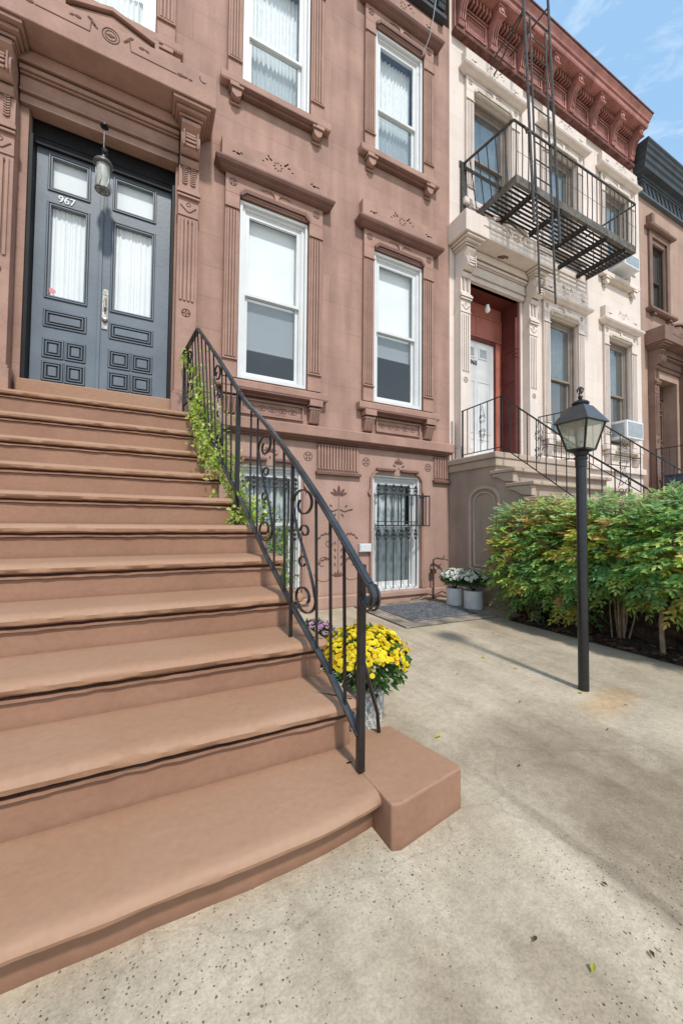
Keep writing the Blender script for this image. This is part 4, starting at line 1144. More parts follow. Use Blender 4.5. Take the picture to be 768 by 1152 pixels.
# ---- vine on the railing
vine = thing('climbing_vine', 'pale green leafy vine wound through the upper stair railing', 'vine', (.5, 4.2, 2.35))
path = [(.36, 4.45, 2.95), (.42, 4.3, 2.75), (.46, 4.2, 2.55), (.50, 4.0, 2.30), (.53, 3.85, 2.03), (.58, 3.7, 1.86), (.62, 3.5, 1.62), (.66, 3.3, 1.45), (.69, 3.1, 1.29), (.72, 2.98, 1.2)]
st = MB()
for k_ in range(3):
    st.tube([(x + rnd.uniform(-.03, .03), y + rnd.uniform(-.03, .03), z + rnd.uniform(-.02, .03)) for x, y, z in path], .004, 5)
st.build('stems', M['twig'], vine)
def leafcloud(mb, c, r, n, cols, l=(.03, .055), up=.3):
    for i in range(n):
        p = Vector(c) + Vector((rnd.gauss(0, r[0]), rnd.gauss(0, r[1]), rnd.gauss(0, r[2])))
        leaflet(mb, p, rv() + Vector((0, 0, -.2)), (rv(.8) + Vector((0, -.4, up))).normalized(), rnd.uniform(*l), rnd.uniform(*l) * .6, jit(rnd.choice(cols), .25))
YG = [(.5, .6, .12), (.42, .56, .1), (.6, .66, .2), (.3, .44, .08)]
fo = MB()
for i, (x, y, z) in enumerate(path):
    s = .6 if i < 2 else (1.25 if 3 <= i <= 6 else .8)
    leafcloud(fo, (x, y, z), (.05 * s, .06 * s, .09 * s), int((80 if i < 3 else 130) * s), YG, (.035, .065))
for c__, r__ in (((.47, 3.88, 2.05), (.045, .07, .1)), ((.50, 3.7, 1.88), (.05, .07, .09)), ((.56, 3.5, 1.68), (.05, .07, .08)), ((.44, 4.0, 2.3), (.04, .07, .1))): leafcloud(fo, c__, r__, 190, YG, (.035, .06))
leafcloud(fo, (.46, 4.15, 2.5), (.05, .05, .22), 60, YG); leafcloud(fo, (.66, 3.12, 1.24), (.05, .06, .05), 60, YG)
fo.build('foliage', M['foliage'], vine)
# ---- leafy plant below, between the railing and the basement window
pv = thing('trailing_plant', 'light green trailing plant behind the balusters in front of the basement window', 'plant', (1.25, 4.0, 0))
st = MB(); fo = MB()
for k_ in range(7):
    a = rnd.uniform(0, 2 * PI); st.tube([(1.25 + .03 * math.cos(a), 4.0 + .03 * math.sin(a), 0), (1.24 + .1 * math.cos(a), 4 + .1 * math.sin(a), .6), (1.2 + .2 * math.cos(a), 4 + .12 * math.sin(a), 1.2)], .006, 5)
st.build('stems', M['twig'], pv)
for (x, y, z, s) in [(1.10, 4.0, 1.32, .8), (1.16, 4.0, 1.12, 1), (1.24, 4.0, .95, 1.1), (1.30, 3.98, .78, 1.1), (1.30, 3.95, .55, .9), (1.27, 3.95, .38, .7)]:
    leafcloud(fo, (x, y, z), (.085 * s, .08, .09 * s), int(135 * s), [(.2, .34, .06), (.26, .4, .08), (.15, .27, .05), (.36, .45, .12)], (.035, .06))
fo.build('foliage', M['foliage'], pv)

# ---- chrysanthemums
def mum(loc, pot_r, pot_h, dome_r, dome_h, zc, petal_cols, center, nfl, label, pot='white', fl_r=.022, name='potted_chrysanthemum', group=None, lobes=None):
    x, y, z = loc
    root = thing(name, label, 'potted flowers', loc, group)
    mb = MB()
    if pot == 'white':
        mb.lathe([(pot_r * .88, 0), (pot_r * .98, .01), (pot_r, pot_h * .5), (pot_r * 1.0, pot_h - .012), (pot_r * 1.03, pot_h - .008), (pot_r * 1.03, pot_h), (pot_r * .93, pot_h), (pot_r * .9, pot_h - .03)], loc, 32)
        mb.build('pot', M['pot_white'], root)
    else:
        mb.lathe([(pot_r * .72, 0), (pot_r * .76, .01), (pot_r * .96, pot_h - .02), (pot_r * .9, pot_h - .02)], loc, 28)
        for k_ in range(22):
            for sg in (-1, 1):
                pts = []
                for t in range(9):
                    u = t / 8; a = 2 * PI * k_ / 22 + sg * u * 1.1; rr = pot_r * (.77 + .2 * u); pts.append((x + rr * math.cos(a), y + rr * math.sin(a), z + .01 + (pot_h - .03) * u))
                mb.tube(pts, .0035, 5)
        mb.tube([(x + pot_r * math.cos(t * PI / 14), y + pot_r * math.sin(t * PI / 14), z + pot_h - .015) for t in range(28)], .011, 6, closed=True)
        mb.build('pot', M['wicker'], root)
    fo = MB(); so = MB()
    so.lathe([(pot_r * .9, 0), (0, .02)], (x, y, z + pot_h - .03), 20); 
    so.build('potting_soil', M['soil'], root)
    c0 = Vector((x, y, zc))
    for i in range(int(1500 * dome_r / .26)):
        u = rv(); 
        rr = rnd.uniform(.5, .97)
        low = -.75
        if u.z < low: continue
        p = c0 + Vector((u.x * dome_r * rr, u.y * dome_r * rr, u.z * (dome_h if u.z > 0 else dome_h * .9) * rr))
        leaflet(fo, p, u + rv(.6), (u + rv(.5)).normalized(), rnd.uniform(.03, .05), rnd.uniform(.016, .024), jit(rnd.choice([(.05, .13, .03), (.07, .17, .035), (.1, .2, .05), (.035, .09, .03)]), .3))
    for i in range(26):
        a = rnd.random() * 2 * PI; fo.tube([(x, y, z + pot_h * .9), (x + dome_r * .6 * math.cos(a), y + dome_r * .6 * math.sin(a), zc)], .003, 4, tint=(.07, .12, .03))
    fo.build('foliage', M['foliage'], root)
    fl = MB()
    for i in range(nfl):
        for _ in range(20):
            u = rv()
            if u.z > .0 and rnd.random() < .25 + .9 * u.z: break
        nzz = noise.noise(u * 2.3 + Vector(loc))
        if u.z < .3 and nzz < -.02: continue
        p = c0 + Vector((u.x * dome_r, u.y * dome_r, max(-.02, u.z) * dome_h)) * (rnd.uniform(.92, 1.05) + .16 * noise.noise(u * 3.1 + Vector(loc)))
        p = c0 + (p - c0)
        n_ = (Vector((u.x / dome_r, u.y / dome_r, max(.1, u.z) / dome_h)).normalized() + rv(.25)).normalized()
        a_ = n_.cross(Vector((0, 0, 1)));
        if a_.length < .05: a_ = Vector((1, 0, 0))
        a_.normalize(); b_ = n_.cross(a_); pr_ = fl_r * rnd.uniform(.75, 1.2); cc = jit(rnd.choice(petal_cols), .1)
        for ring, (rs, lift, np_) in enumerate(((1, .0, 10), (.62, .35, 8))):
            for k_ in range(np_):
                t = 2 * PI * k_ / np_ + ring * .3; dd = a_ * math.cos(t) + b_ * math.sin(t); sd = -a_ * math.sin(t) + b_ * math.cos(t)
                e = p + (dd + n_ * lift) * pr_ * rs; m_ = p + (dd * .5 + n_ * (lift * .5 + .1)) * pr_ * rs
                w_ = pr_ * rs * .3
                fl.add([p, m_ + sd * w_, e, m_ - sd * w_], [(0, 1, 2, 3)], cc)
        fl.add([p + n_ * pr_ * .22 + (a_ * math.cos(t * 1.0472) + b_ * math.sin(t * 1.0472)) * pr_ * .24 for t in range(6)], [(0, 1, 2, 3, 4, 5)], center)
    fl.build('flowers', M['petal'], root)
    return root
mum((1.135, 1.93, 0), .118, .25, .25, .19, .375, [(.88, .70, .02), (.82, .62, .015), (.92, .78, .04)], (.75, .5, .02), 1050,
    'round bush of bright yellow chrysanthemums in a white woven pot beside the bottom step', pot='wicker', fl_r=.0155, name='yellow_chrysanthemum_pot')
mum((1.33, 3.1, 0), .10, .16, .16, .12, .20, [(.62, .36, .55), (.7, .45, .62)], (.5, .3, .3), 170,
    'pink mauve chrysanthemums in a low pot glimpsed between the balusters', fl_r=.018, name='pink_chrysanthemum_pot')
mum((4.01, 4.27, 0), .118, .262, .20, .13, .40, [(.85, .85, .8), (.8, .82, .76)], (.5, .5, .2), 200,
    'white flowers in the left and farther of two white cylinder pots in the corner', fl_r=.029, name='white_flower_pot', group='white pots of white flowers in the corner')
mum((4.09, 3.99, 0), .128, .262, .205, .13, .405, [(.85, .85, .8), (.8, .82, .76)], (.5, .5, .2), 190,
    'white flowers in the right and nearer of two white cylinder pots in the corner', fl_r=.029, name='white_flower_pot', group='white pots of white flowers in the corner')

# ================================================================== LAMP POST
LX, LY = 2.79, 1.692
lp = thing('lamp_post', 'black metal lamp post with square glass lantern standing on the concrete before the hedge', 'lamp post', (LX, LY, 0))
mb = MB(); mb.lathe([(.0345, -.01), (.0345, 1.60), (.031, 1.61)], (LX, LY, 0), 20); mb.build('post', M['iron'], lp)
mb = MB(); mb.lathe([(.038, 1.585), (.038, 1.635), (.044, 1.64), (.044, 1.655), (.036, 1.66), (.052, 1.69), (.08, 1.70), (.0, 1.705)], (LX, LY, 0), 20); mb.build('collar', M['iron'], lp)
def ring4(s, z): return [(LX - s, LY - s, z), (LX + s, LY - s, z), (LX + s, LY + s, z), (LX - s, LY + s, z)]
sb, stp = .064, .110; zb_, zt_ = 1.708, 1.905
mb = MB()
A, B = ring4(sb, zb_), ring4(stp, zt_)
for i in range(4):
    mb.bar(A[i], B[i], .011); mb.bar(A[i], A[(i + 1) % 4], .012); mb.bar(B[i], B[(i + 1) % 4], .014)
mb.box(LX - sb, LX + sb, LY - sb, LY + sb, 1.70, 1.712)
mb.build('lantern_frame', M['iron'], lp)
g = MB()
k_ = .985
A2, B2 = ring4(sb * k_, zb_), ring4(stp * k_, zt_)
for i in range(4): g.quad(A2[i], A2[(i + 1) % 4], B2[(i + 1) % 4], B2[i])
g.build('lantern_glass', M['lamp_glass'], lp)
mb = MB()
A, B = ring4(.128, 1.906), ring4(.057, 2.025); A0 = ring4(.128, 1.899)
v = A0 + A + B
mb.add(v, [(0, 3, 2, 1), (0, 1, 5, 4), (1, 2, 6, 5), (2, 3, 7, 6), (3, 0, 4, 7), (4, 5, 9, 8), (5, 6, 10, 9), (6, 7, 11, 10), (7, 4, 8, 11), (8, 9, 10, 11)])
mb.build('lantern_roof', mat('grey_black_lantern_roof', (.05, .052, .056), .32, .15, 20, .1, 60, spec=.7), lp, bev=.003)
mb = MB(); mb.lathe([(.045, 2.024), (.045, 2.035), (.055, 2.037), (.059, 2.047), (.047, 2.06), (.02, 2.072), (.01, 2.08), (.016, 2.09), (.016, 2.1), (.008, 2.11), (.006, 2.12), (0, 2.12)], (LX, LY, 0), 18)
for a in range(4):
    t = a * PI / 2 + .3; mb.tube([(LX, LY, 2.115), (LX + .014 * math.cos(t), LY + .014 * math.sin(t), 2.13), (LX + .02 * math.cos(t), LY + .02 * math.sin(t), 2.15), (LX + .006 * math.cos(t), LY + .006 * math.sin(t), 2.165)], .0055, 5)
mb.tube([(LX, LY, 2.11), (LX - .003, LY, 2.172)], .005, 5, r2=.002)
mb.build('finial', M['iron'], lp)
mb = MB(); mb.lathe([(.012, 1.71), (.012, 1.76), (.022, 1.77), (.02, 1.84), (.008, 1.875), (0, 1.88)], (LX, LY, 0), 14); mb.build('bulb', M['bulb'], lp)

# ================================================================== CREAM HOUSE
CX0, CX1 = 4.46, 10.42
cdx = 5.53
ch = thing('cream_house', 'cream painted row house with red bracketed cornice and red doorway', 'house', (7.4, D, 0))
cw = [(7.02, 7.92), (9.04, 9.92)]
ups = [(5.0, 5.94), (7.02, 7.92), (9.0, 9.9)]
holes = [(4.83, 6.21, 2.22, 5.43, .55)] + [(a, b_, 2.99, 5.34) for a, b_ in cw] + [(a, b_, 6.83, 8.78) for a, b_ in ups]
mb = MB(); wallmesh(mb, CX0 + .002, CX1, 2.2, 10.5, holes)
mb.quad((CX0 + .002, D, 0), (CX1, D, 0), (CX1, D, 2.2), (CX0 + .002, D, 2.2))
mb.quad((CX1, D, 0), (CX1, D + 8, 0), (CX1, D + 8, 10.5), (CX1, D, 10.5)); mb.quad((CX0 + .002, D, 10.5), (CX1, D, 10.5), (CX1, D + 8, 10.5), (CX0 + .002, D + 8, 10.5))
mb.quad((CX0 + .002, D, 10.4), (CX0 + .002, D + 8, 10.4), (CX0 + .002, D + 8, 10.5), (CX0 + .002, D, 10.5)); mb.quad((CX0 + .002, D + 8, 0), (CX1, D + 8, 0), (CX1, D + 8, 10.5), (CX0 + .002, D + 8, 10.5))
mb.build('wall', M['cream_wall'], ch)
mb = MB(); mb.mould([(.0, 2.52), (.06, 2.51), (.075, 2.49), (.075, 2.38), (.0, 2.37)], 6.7, CX1 - .08); mb.piece(); mb.mould([(0, 2.9), (.05, 2.88), (.05, 2.25), (0, 2.25)], CX0 + .06, 4.5, ret=False)
mb.build('belt_course', M['cream_trim'], ch, bev=.004)
dstyle = dict(gu=M['glass_dark'], gl=M['glass_dark'], face=.05, set=.06)
for a, b_ in cw: window(ch, a, b_, 2.99, 5.34, M['tan_frame'], None, dict(dstyle, curtain=(4.3, M['sheer'], .02, 6))); surround(ch, a, b_, 2.99, 5.34, M['cream_trim'], M['cream_dark'], M['cream_carve'], True)
for i, (a, b_) in enumerate(ups):
    window(ch, a, b_, 6.83, 8.78, M['tan_frame'], None, dict(dstyle, curtain=(7.0, M['sheer'], .02, 7))); surround(ch, a, b_, 6.83, 8.78, M['cream_trim'], M['cream_dark'], M['cream_carve'], False)
portal(ch, cdx, M['cream_trim'], M['cream_dark'], M['cream_carve'], zb=2.22)
cornice(ch, 4.52, 10.04, 9.66, M['red_cornice'], M['red_dark'], 8, 4.62, .755)
# red entrance: frame, transom panel, outer door folded back, white inner door
yc = D + .42
mb = MB(); mb.box(4.84, 6.2, yc, yc + .06, 4.72, 5.43); mb.box(6.0, 6.2, yc - .001, yc + .06, 2.22, 4.72); mb.box(4.84, 5.05, yc - .001, yc + .06, 2.22, 4.72)
mb.frame(4.88, 6.18, 4.74, 5.18, .03, yc - .02, yc)
mb.box(5.5, 5.53, yc - .012, yc, 4.77, 5.15)
rf = mb.build('door_frame', M['red_door'], ch, bev=.004)
mb = MB(); mb.box(4.84, 6.2, D + .02, yc, 5.40, 5.43); mb.box(5.05, 6.0, yc - .03, yc + .01, 4.66, 4.72); mb.box(5.965, 6.0, yc - .03, yc + .01, 2.22, 4.66); mb.build('door_casing', M['red_door_dark'], ch, bev=.003)
mb = MB()
mb.box(6.165, 6.205, D + .03, yc - .02, 2.24, 5.40)
for z0, z1 in ((2.4, 3.0), (3.1, 3.8), (3.9, 4.4), (4.5, 5.05)):
    mb.box(6.15, 6.166, D + .09, yc - .08, z0, z1)
mb.tube([(6.15, D + .06, 2.3), (6.15, D + .06, 5.1)], .03, 8)
for zz in (4.35, 4.42, 4.5): mb.lathe([(.03, -.012), (.045, 0), (.03, .012)], (6.15, D + .06, zz), 10)
mb.build('folded_outer_door', M['red_door_dark'], ch, bev=.003)
mb = MB(); mb.box(5.052, 5.962, yc + .0, yc + .04, 2.24, 4.655)
wd = mb.build('inner_door', M['white'], ch)
mb = MB()
for x0 in (5.12, 5.53): mb.frame(x0, x0 + .34, 2.9, 3.9, .02, yc - .008, yc); mb.frame(x0, x0 + .34, 2.35, 2.8, .02, yc - .008, yc)
mb.frame(5.23, 5.47, 4.33, 4.55, .03, yc - .01, yc); mb.frame(5.56, 5.80, 4.33, 4.55, .03, yc - .01, yc)
mb.build('door_moulding', M['white'], wd, bev=.002)
mb = MB(); mb.box(5.26, 5.44, yc - .004, yc, 4.36, 4.52); mb.piece(); mb.box(5.59, 5.77, yc - .004, yc, 4.36, 4.52); mb.build('door_light', M['ac_grey'], wd)
text('965', .12, (5.35, yc - .006, 4.20), M['num_black'], wd, rot=(PI / 2, 0, 0))
mb = MB(); mb.lathe([(.03, .06), (.03, .03), (.045, 0), (.045, -.05), (.02, -.08), (0, -.08)], (5.46, D + .1, 5.12), 14); mb.build('ceiling_bulb', M['bulb'], ch)
# exposed brown patch under the entablature and plinth course
mb = MB(); pts = [(5.38, D - .2), (5.46, D - .27), (5.56, D - .28), (5.60, D - .22), (5.55, D - .24), (5.52, D - .19), (5.42, D - .17)]
mb.prism_xy(pts, 5.875, 5.882); mb.build('exposed_stone_patch', M['brown_dark'], ch)
# air conditioners
def ac(x0, x1, z0, z1, label):
    y1, y0 = D + .08, D - .32
    root = thing('air_conditioner', label, 'air conditioner', ((x0 + x1) / 2, D, z0), 'window air conditioners')
    mb = MB(); mb.box(x0, x1, y0, y1, z0, z1); mb.build('casing', M['ac'], root, bev=.012)
    mb = MB(); mb.box(x0 + .04, x1 - .04, y0 - .004, y0, z0 + .04, z1 - .04); mb.box(x0 - .004, x0, y0 + .05, y1 - .1, z0 + .06, z1 - .05); mb.build('vent_grille', M['ac_grey'], root)
    return root
ac(9.13, 9.78, 3.08, 3.47, 'white window air conditioner in the lower right cream house window above the far stairs')
ac(9.15, 9.75, 6.9, 7.2, 'white air conditioner in the upper window of the cream house below the fire escape')

# ---- fire escape
fe = thing('fire_escape', 'dark iron fire escape balcony with slatted floor and ladders on the cream house', 'fire escape', (6.6, D, 6.45))
fx0, fx1, fy0, fy1, fz = 4.93, 8.27, 3.92, D - .01, 6.45
mb = MB(); h = .1
mb.box(fx0, fx1, fy0, fy0 + .012, fz - .03, fz + h); mb.box(fx0, fx0 + .012, fy0 + .012, fy1, fz - .03, fz + h); mb.box(fx1 - .012, fx1, fy0 + .012, fy1, fz - .03, fz + h)
mb.box(fx0 + .012, fx1 - .012, fy0 + .012, fy0 + .06, fz - .03, fz - .018)
mb.build('edge_channel', mat('grey_weathered_channel', (.16, .145, .125), .7, .3, 10, .3, 50, color2=(.08, .07, .06)), fe)
mb = MB()
for i in range(13):
    y = fy0 + .03 + i * (fy1 - fy0 - .05) / 13; mb.box(fx0 + .012, fx1 - .012, y, y + .033, fz + .0, fz + .01)
mb.build('floor_slats', mat('dark_rusted_slat', (.03, .027, .025), .7, .3, 14), fe)
mb = MB()
for x in (5.35, 6.05, 6.75, 7.35, 7.95): mb.piece(); mb.box(x - .03, x + .03, fy0 + .012, fy1, fz - .055, fz - .003); mb.box(x - .004, x + .004, fy0 + .02, fy1, fz - .09, fz - .055)
mb.build('floor_bearer', M['escape'], fe)
mb = MB(); zr = 7.38
mb.bar((fx0 - .05, fy0, zr), (fx1, fy0, zr), .026); mb.bar((fx0 - .05, fy0, zr), (4.74, fy1, zr + .02), .03); mb.bar((fx1, fy0, zr), (fx1, fy1, zr), .024); mb.bar((fx0, fy0, 6.92), (fx1, fy0, 6.92), .004)
mb.build('guard_rail', M['escape'], fe)
n = 24
for i in range(n + 1):
    x = fx0 + .0 + (fx1 - fx0) * i / n; mb = MB(); mb.tube([(x, fy0 + .006, fz + .05), (x + rnd.uniform(-.008, .008), fy0, 6.9), (x, fy0, zr)], .0085, 6); mb.build('baluster', M['escape'], fe)
for i in range(1, 6):
    y = fy0 + (fy1 - fy0) * i / 6
    for x, xt in ((fx0, fx0 - .05 - .14 * i / 6), (fx1, fx1)): mb = MB(); mb.tube([(x, y, fz + .05), (xt, y, zr)], .0085, 6); mb.build('baluster', M['escape'], fe)
mb = MB(); mb.box(4.70, 4.79, D - .05, D, 6.48, 7.42); mb.box(4.68, 4.81, D - .02, D, 7.36, 7.46); mb.box(fx0 - .07, fx0 + .07, D - .02, D, fz - .05, fz + .1); mb.tube([(4.77, D - .03, 7.36), (4.9, 4.2, 6.53)], .03, 4)
mb.build('wall_bracket', M['escape'], fe)
def ladder(xa, xb, y_b, z_ba, z_bb, y_t, z_ta, z_tb, r, n0, n1, nm, rz=.3):
    mb = MB(); mb.tube([(xa, y_b, z_ba), (xa, y_t, z_ta)], r, 6); mb.tube([(xb, y_b, z_bb), (xb, y_t, z_tb)], r, 6)
    for i in range(n0, n1):
        z = max(z_ba, z_bb) + .12 + i * rz
        t = (z - z_ba) / (z_ta - z_ba); y = y_b + (y_t - y_b) * t
        if z < min(z_ta, z_tb): mb.tube([(xa, y, z), (xb, y, z)], .009, 6)
    return mb.build(nm, M['escape'], fe)
ladder(5.22, 5.84, 3.84, 5.85, 5.71, 4.05, 10.9, 11.2, .021, 40, 41, 'roof_ladder')
ladder(5.37, 5.75, 3.86, 4.77, 4.71, 4.0, 9.43, 9.39, .016, 0, 16, 'drop_ladder')
mb = MB()
for a, b_ in (((5.37, D, 9.49), (5.22, 4.02, 9.45)), ((5.45, D, 9.28), (5.22, 4.02, 9.40)), ((5.84, 4.02, 9.9), (5.84, D - .1, 9.9))): mb.piece(); mb.tube([a, b_], .014, 4)
mb.piece(); mb.tube([(5.22, 4.02, 9.5), (5.84, 4.02, 9.5)], .012, 6); mb.piece(); mb.tube([(5.22, 3.86, 6.35), (5.84, 3.86, 6.3)], .014, 6)
mb.piece(); mb.tube([(fx0 - .05, fy0, zr), (5.1, fy0 - .02, zr - .02), (5.15, fy0 - .02, zr - .1), (5.22, fy0 - .02, zr - .02)], .014, 6)
mb.build('ladder_stay', M['escape'], fe)
sh = MB()

# ---- cream house stoop
cs = thing('neighbour_stoop', 'taupe stone stoop with arched side panel and carved step ends at the cream house', 'stoop', (5.5, 4.2, 0))
SX0, SX1 = 4.45, 6.62; LZ = 2.22
mb = MB()
pr = [(D, 0), (1.0, 0), (1.0, .12)]
yy, zz = 3.86, LZ - .2
pts = []
ys_ = [3.55, 3.27, 2.99, 2.71, 2.43, 2.15, 1.87, 1.59, 1.31]; zsn = [1.95 - .205 * i for i in range(9)]
prof = [(D - .005, 0), (1.36, 0)]
for y_, z_ in list(zip(ys_, zsn))[::-1]: prof += [(y_ + .06, max(.02, z_ - .205)), (y_ + .06, z_ - .05)]
prof += [(3.92, 1.90), (3.92, LZ - .08), (D - .005, LZ - .08)]
mb.prism_yz(prof, SX0 + .004, SX1)
mb.build('stoop_body', M['taupe'], cs)
mb = MB()
mb.box(SX0 - .06, SX1 + .06, 3.86, D - .006, LZ - .085, LZ); mb.box(SX0 - .03, SX1 + .03, 3.88, D - .006, LZ - .2, LZ - .086)
mb.build('landing_slab', M['taupe_light'], cs, bev=.012)
for y_, z_ in zip(ys_, zsn):
    ex = .05 if z_ > 1.2 else -.006
    mb = MB(); mb.box(SX0 - ex, SX1 + .05, y_, y_ + .44, z_ - .05, z_)
    if z_ > 1.2: mb.prism_yz([(y_ + .04, z_ - .051), (y_ + .40, z_ - .051), (y_ + .40, z_ - .09), (y_ + .3, z_ - .11), (y_ + .2, z_ - .17), (y_ + .04, z_ - .19)], SX0 - .035, SX0 + .05)
    mb.build('step', M['taupe_light'], cs, bev=.01)
mb = MB(); o = SX0 - .0
def arch(y0, y1, z0, zs, n=14):
    r = (y1 - y0) / 2; yc_ = (y0 + y1) / 2
    return [(o, y1, z0)] + [(o, yc_ + r * math.cos(PI * t / n), zs + r * math.sin(PI * t / n) * .75) for t in range(n + 1)] + [(o, y0, z0)]
a1 = arch(3.84, 4.40, .5, 1.52)
mb.ribbon(a1 + [a1[0]], .05, .045, (1, 0, 0)); a2 = arch(3.92, 4.32, .56, 1.50); mb.ribbon(a2 + [a2[0]], .03, .02, (1, 0, 0))
mb.build('arched_panel', mat('taupe_arch_moulding', (.5, .40, .33), .8, .08, 1.5, .3, 40, fine=.07), cs)
mb = MB(); mb.box(SX0 - .03, SX0 + .02, 3.55, D - .07, .0, .2); mb.build('base_course', M['taupe'], cs, bev=.008)
mb = MB(); mb.box(SX0 - .035, SX0 + .0, 1.45, 3.549, .0, .58); mb.build('bed_shade_board', M['soil'], cs, bev=.008)  # added dark board standing in for foliage shade behind the stems
def neigh_rail(x, pts_top, pts_bot, label, panels, zf):
    root = thing('stoop_railing', label, 'railing', (x, pts_top[0][0], zf), 'thin iron railings on the far stoops')
    T = [(x, y, z) for y, z in pts_top]; Bt = [(x, y, z) for y, z in pts_bot]
    T2 = sorted(T, key=lambda p: p[1]); B2_ = sorted(Bt, key=lambda p: p[1])
    mb = MB(); mb.tube(T, .011, 6); mb.build('handrail', M['iron'], root)
    mb = MB(); mb.tube(Bt, .008, 6); mb.build('bottom_rail', M['iron'], root)
    y = T2[0][1] + .05
    while y < T2[-1][1] - .01:
        zt1 = rail_z(T2, y)[1]; zb1 = rail_z(B2_, y)[1]
        mb = MB(); mb.bar((x, y, zb1), (x, y, zt1), .009); mb.build('baluster', M['iron'], root); y += .135
    for ya in panels:
        zt1 = rail_z(T2, ya)[1]; zb1 = rail_z(B2_, ya)[1]; pl_ = lambda a, b: (x - .004, a, b); mb = MB()
        for dz_ in (.28, .5):
            zc_ = zb1 + dz_
            for sg in (-1, 1): mb.ribbon(scroll(ya + sg * .035, zc_ + .03, .03, 1.1, PI / 2, sg, pl_, 12), .006, .005); mb.ribbon(scroll(ya + sg * .035, zc_ - .05, .03, 1.1, -PI / 2, -sg, pl_, 12), .006, .005)
        mb.ribbon([pl_(ya - .06, zb1 + .32), pl_(ya, zb1 + .12), pl_(ya + .06, zb1 + .32)], .006, .005); mb.ribbon([pl_(ya - .06, zb1 + .48), pl_(ya, zb1 + .7), pl_(ya + .06, zb1 + .48)], .006, .005)
        mb.build('scroll_ornament', M['iron'], root)
    for yp in (T2[-1][1] - .02, rail_break(T2), T2[0][1] + .02):
        mb = MB(); mb.bar((x, yp, rail_z(B2_, yp)[1] - .1), (x, yp, rail_z(T2, yp)[1]), .02); mb.build('post', M['iron'], root)
    return root
def rail_break(T2): return T2[-2][1]
neigh_rail(4.55, [(4.68, 3.02), (3.9, 3.04), (2.64, 1.97), (1.4, 1.02)], [(4.68, 2.30), (3.88, 2.30), (2.9, 1.55), (1.4, .42)], 'black iron stoop railing on the near side of the cream house stairs', (4.25, 3.3, 2.3), 2.22)
neigh_rail(6.5, [(4.75, 3.2), (4.0, 3.16), (2.6, 1.95), (1.4, 1.02)], [(4.75, 2.34), (3.95, 2.32), (2.9, 1.55), (1.4, .42)], 'black iron stoop railing on the far side of the cream house stairs', (3.3, 2.4), 2.22)

# ================================================================== THIRD HOUSE
th = thing('far_brownstone', 'dusty brown row house with dark cornice at the right edge', 'house', (13.5, D, 0))
TX0, TX1 = 10.425, 17.0
tw = [(10.93, 11.62)]
tww = [(10.93, 11.62), (13.0, 13.8), (15.0, 15.8)]
mb = MB(); wallmesh(mb, TX0, TX1, 0, 9.2, [(10.95, 12.1, 2.0, 4.85, .5), (13.0, 13.8, 2.7, 5.0), (15.0, 15.8, 2.7, 5.0)] + [(a, b_, 6.5, 8.22) for a, b_ in tww])
mb.quad((TX0, D, 9.2), (TX1, D, 9.2), (TX1, D + 8, 9.2), (TX0, D + 8, 9.2)); mb.quad((TX1, D, 0), (TX1, D + 8, 0), (TX1, D + 8, 9.2), (TX1, D, 9.2))
mb.build('wall', M['third_wall'], th)
for a, b_ in tww:
    window(th, a, b_, 6.5, 8.22, M['dark_frame'], None, dict(dstyle, face=.04, curtain=(7.4, M['white_shade'], .01, 5)))
    mb = MB()
    mb.box(a - .14, a - .01, D - .05, D + .01, 6.5, 8.3); mb.box(b_ + .01, b_ + .14, D - .05, D + .01, 6.5, 8.3); mb.box(a - .14, b_ + .14, D - .05, D + .01, 8.301, 8.45)
    mb.mould([(.06, 8.53), (.15, 8.52), (.14, 8.48), (.1, 8.455), (.05, 8.452)], a - .14, b_ + .14); mb.box(a - .2, a - .08, D - .14, D, 8.531, 8.78); mb.box(a - .1, b_ + .2, D - .04, D, 8.531, 8.72)
    s_ = mb.build('window_surround', M['third_trim'], th, bev=.004)
    mb = MB(); mb.mould([(.02, 6.48), (.14, 6.475), (.14, 6.42), (.1, 6.39)], a - .14, b_ + .16)
    for xx in (a - .02, b_ + .04): mb.box(xx - .05, xx + .05, D - .1, D, 6.33, 6.389)
    mb.build('sill', M['third_trim'], s_, bev=.004)
for a, b_ in tww[1:]: window(th, a, b_, 2.7, 5.0, M['dark_frame'], None, dict(dstyle))
portal(th, 11.55, M['third_trim'], M['third_dark'], M['third_dark'], zb=2.0, dz=-.36, hw=.98)
mb = MB(); mb.box(10.95, 12.1, D + .3, D + .35, 2.0, 4.86)
dr = mb.build('front_door', mat('dark_brown_panelled_wood', (.1, .055, .04), .5, .15, 4), th)
mb = MB()
for x0 in (11.05, 11.6):
    for z0, z1 in ((2.15, 2.5), (2.6, 2.9), (3.0, 3.3), (3.4, 4.1), (4.2, 4.45), (4.5, 4.8)): mb.frame(x0, x0 + .4, z0, z1, .03, D + .275, D + .3)
mb.build('door_panel', mat('brown_door_moulding', (.2, .12, .09), .5, .1, 4), dr, bev=.003)
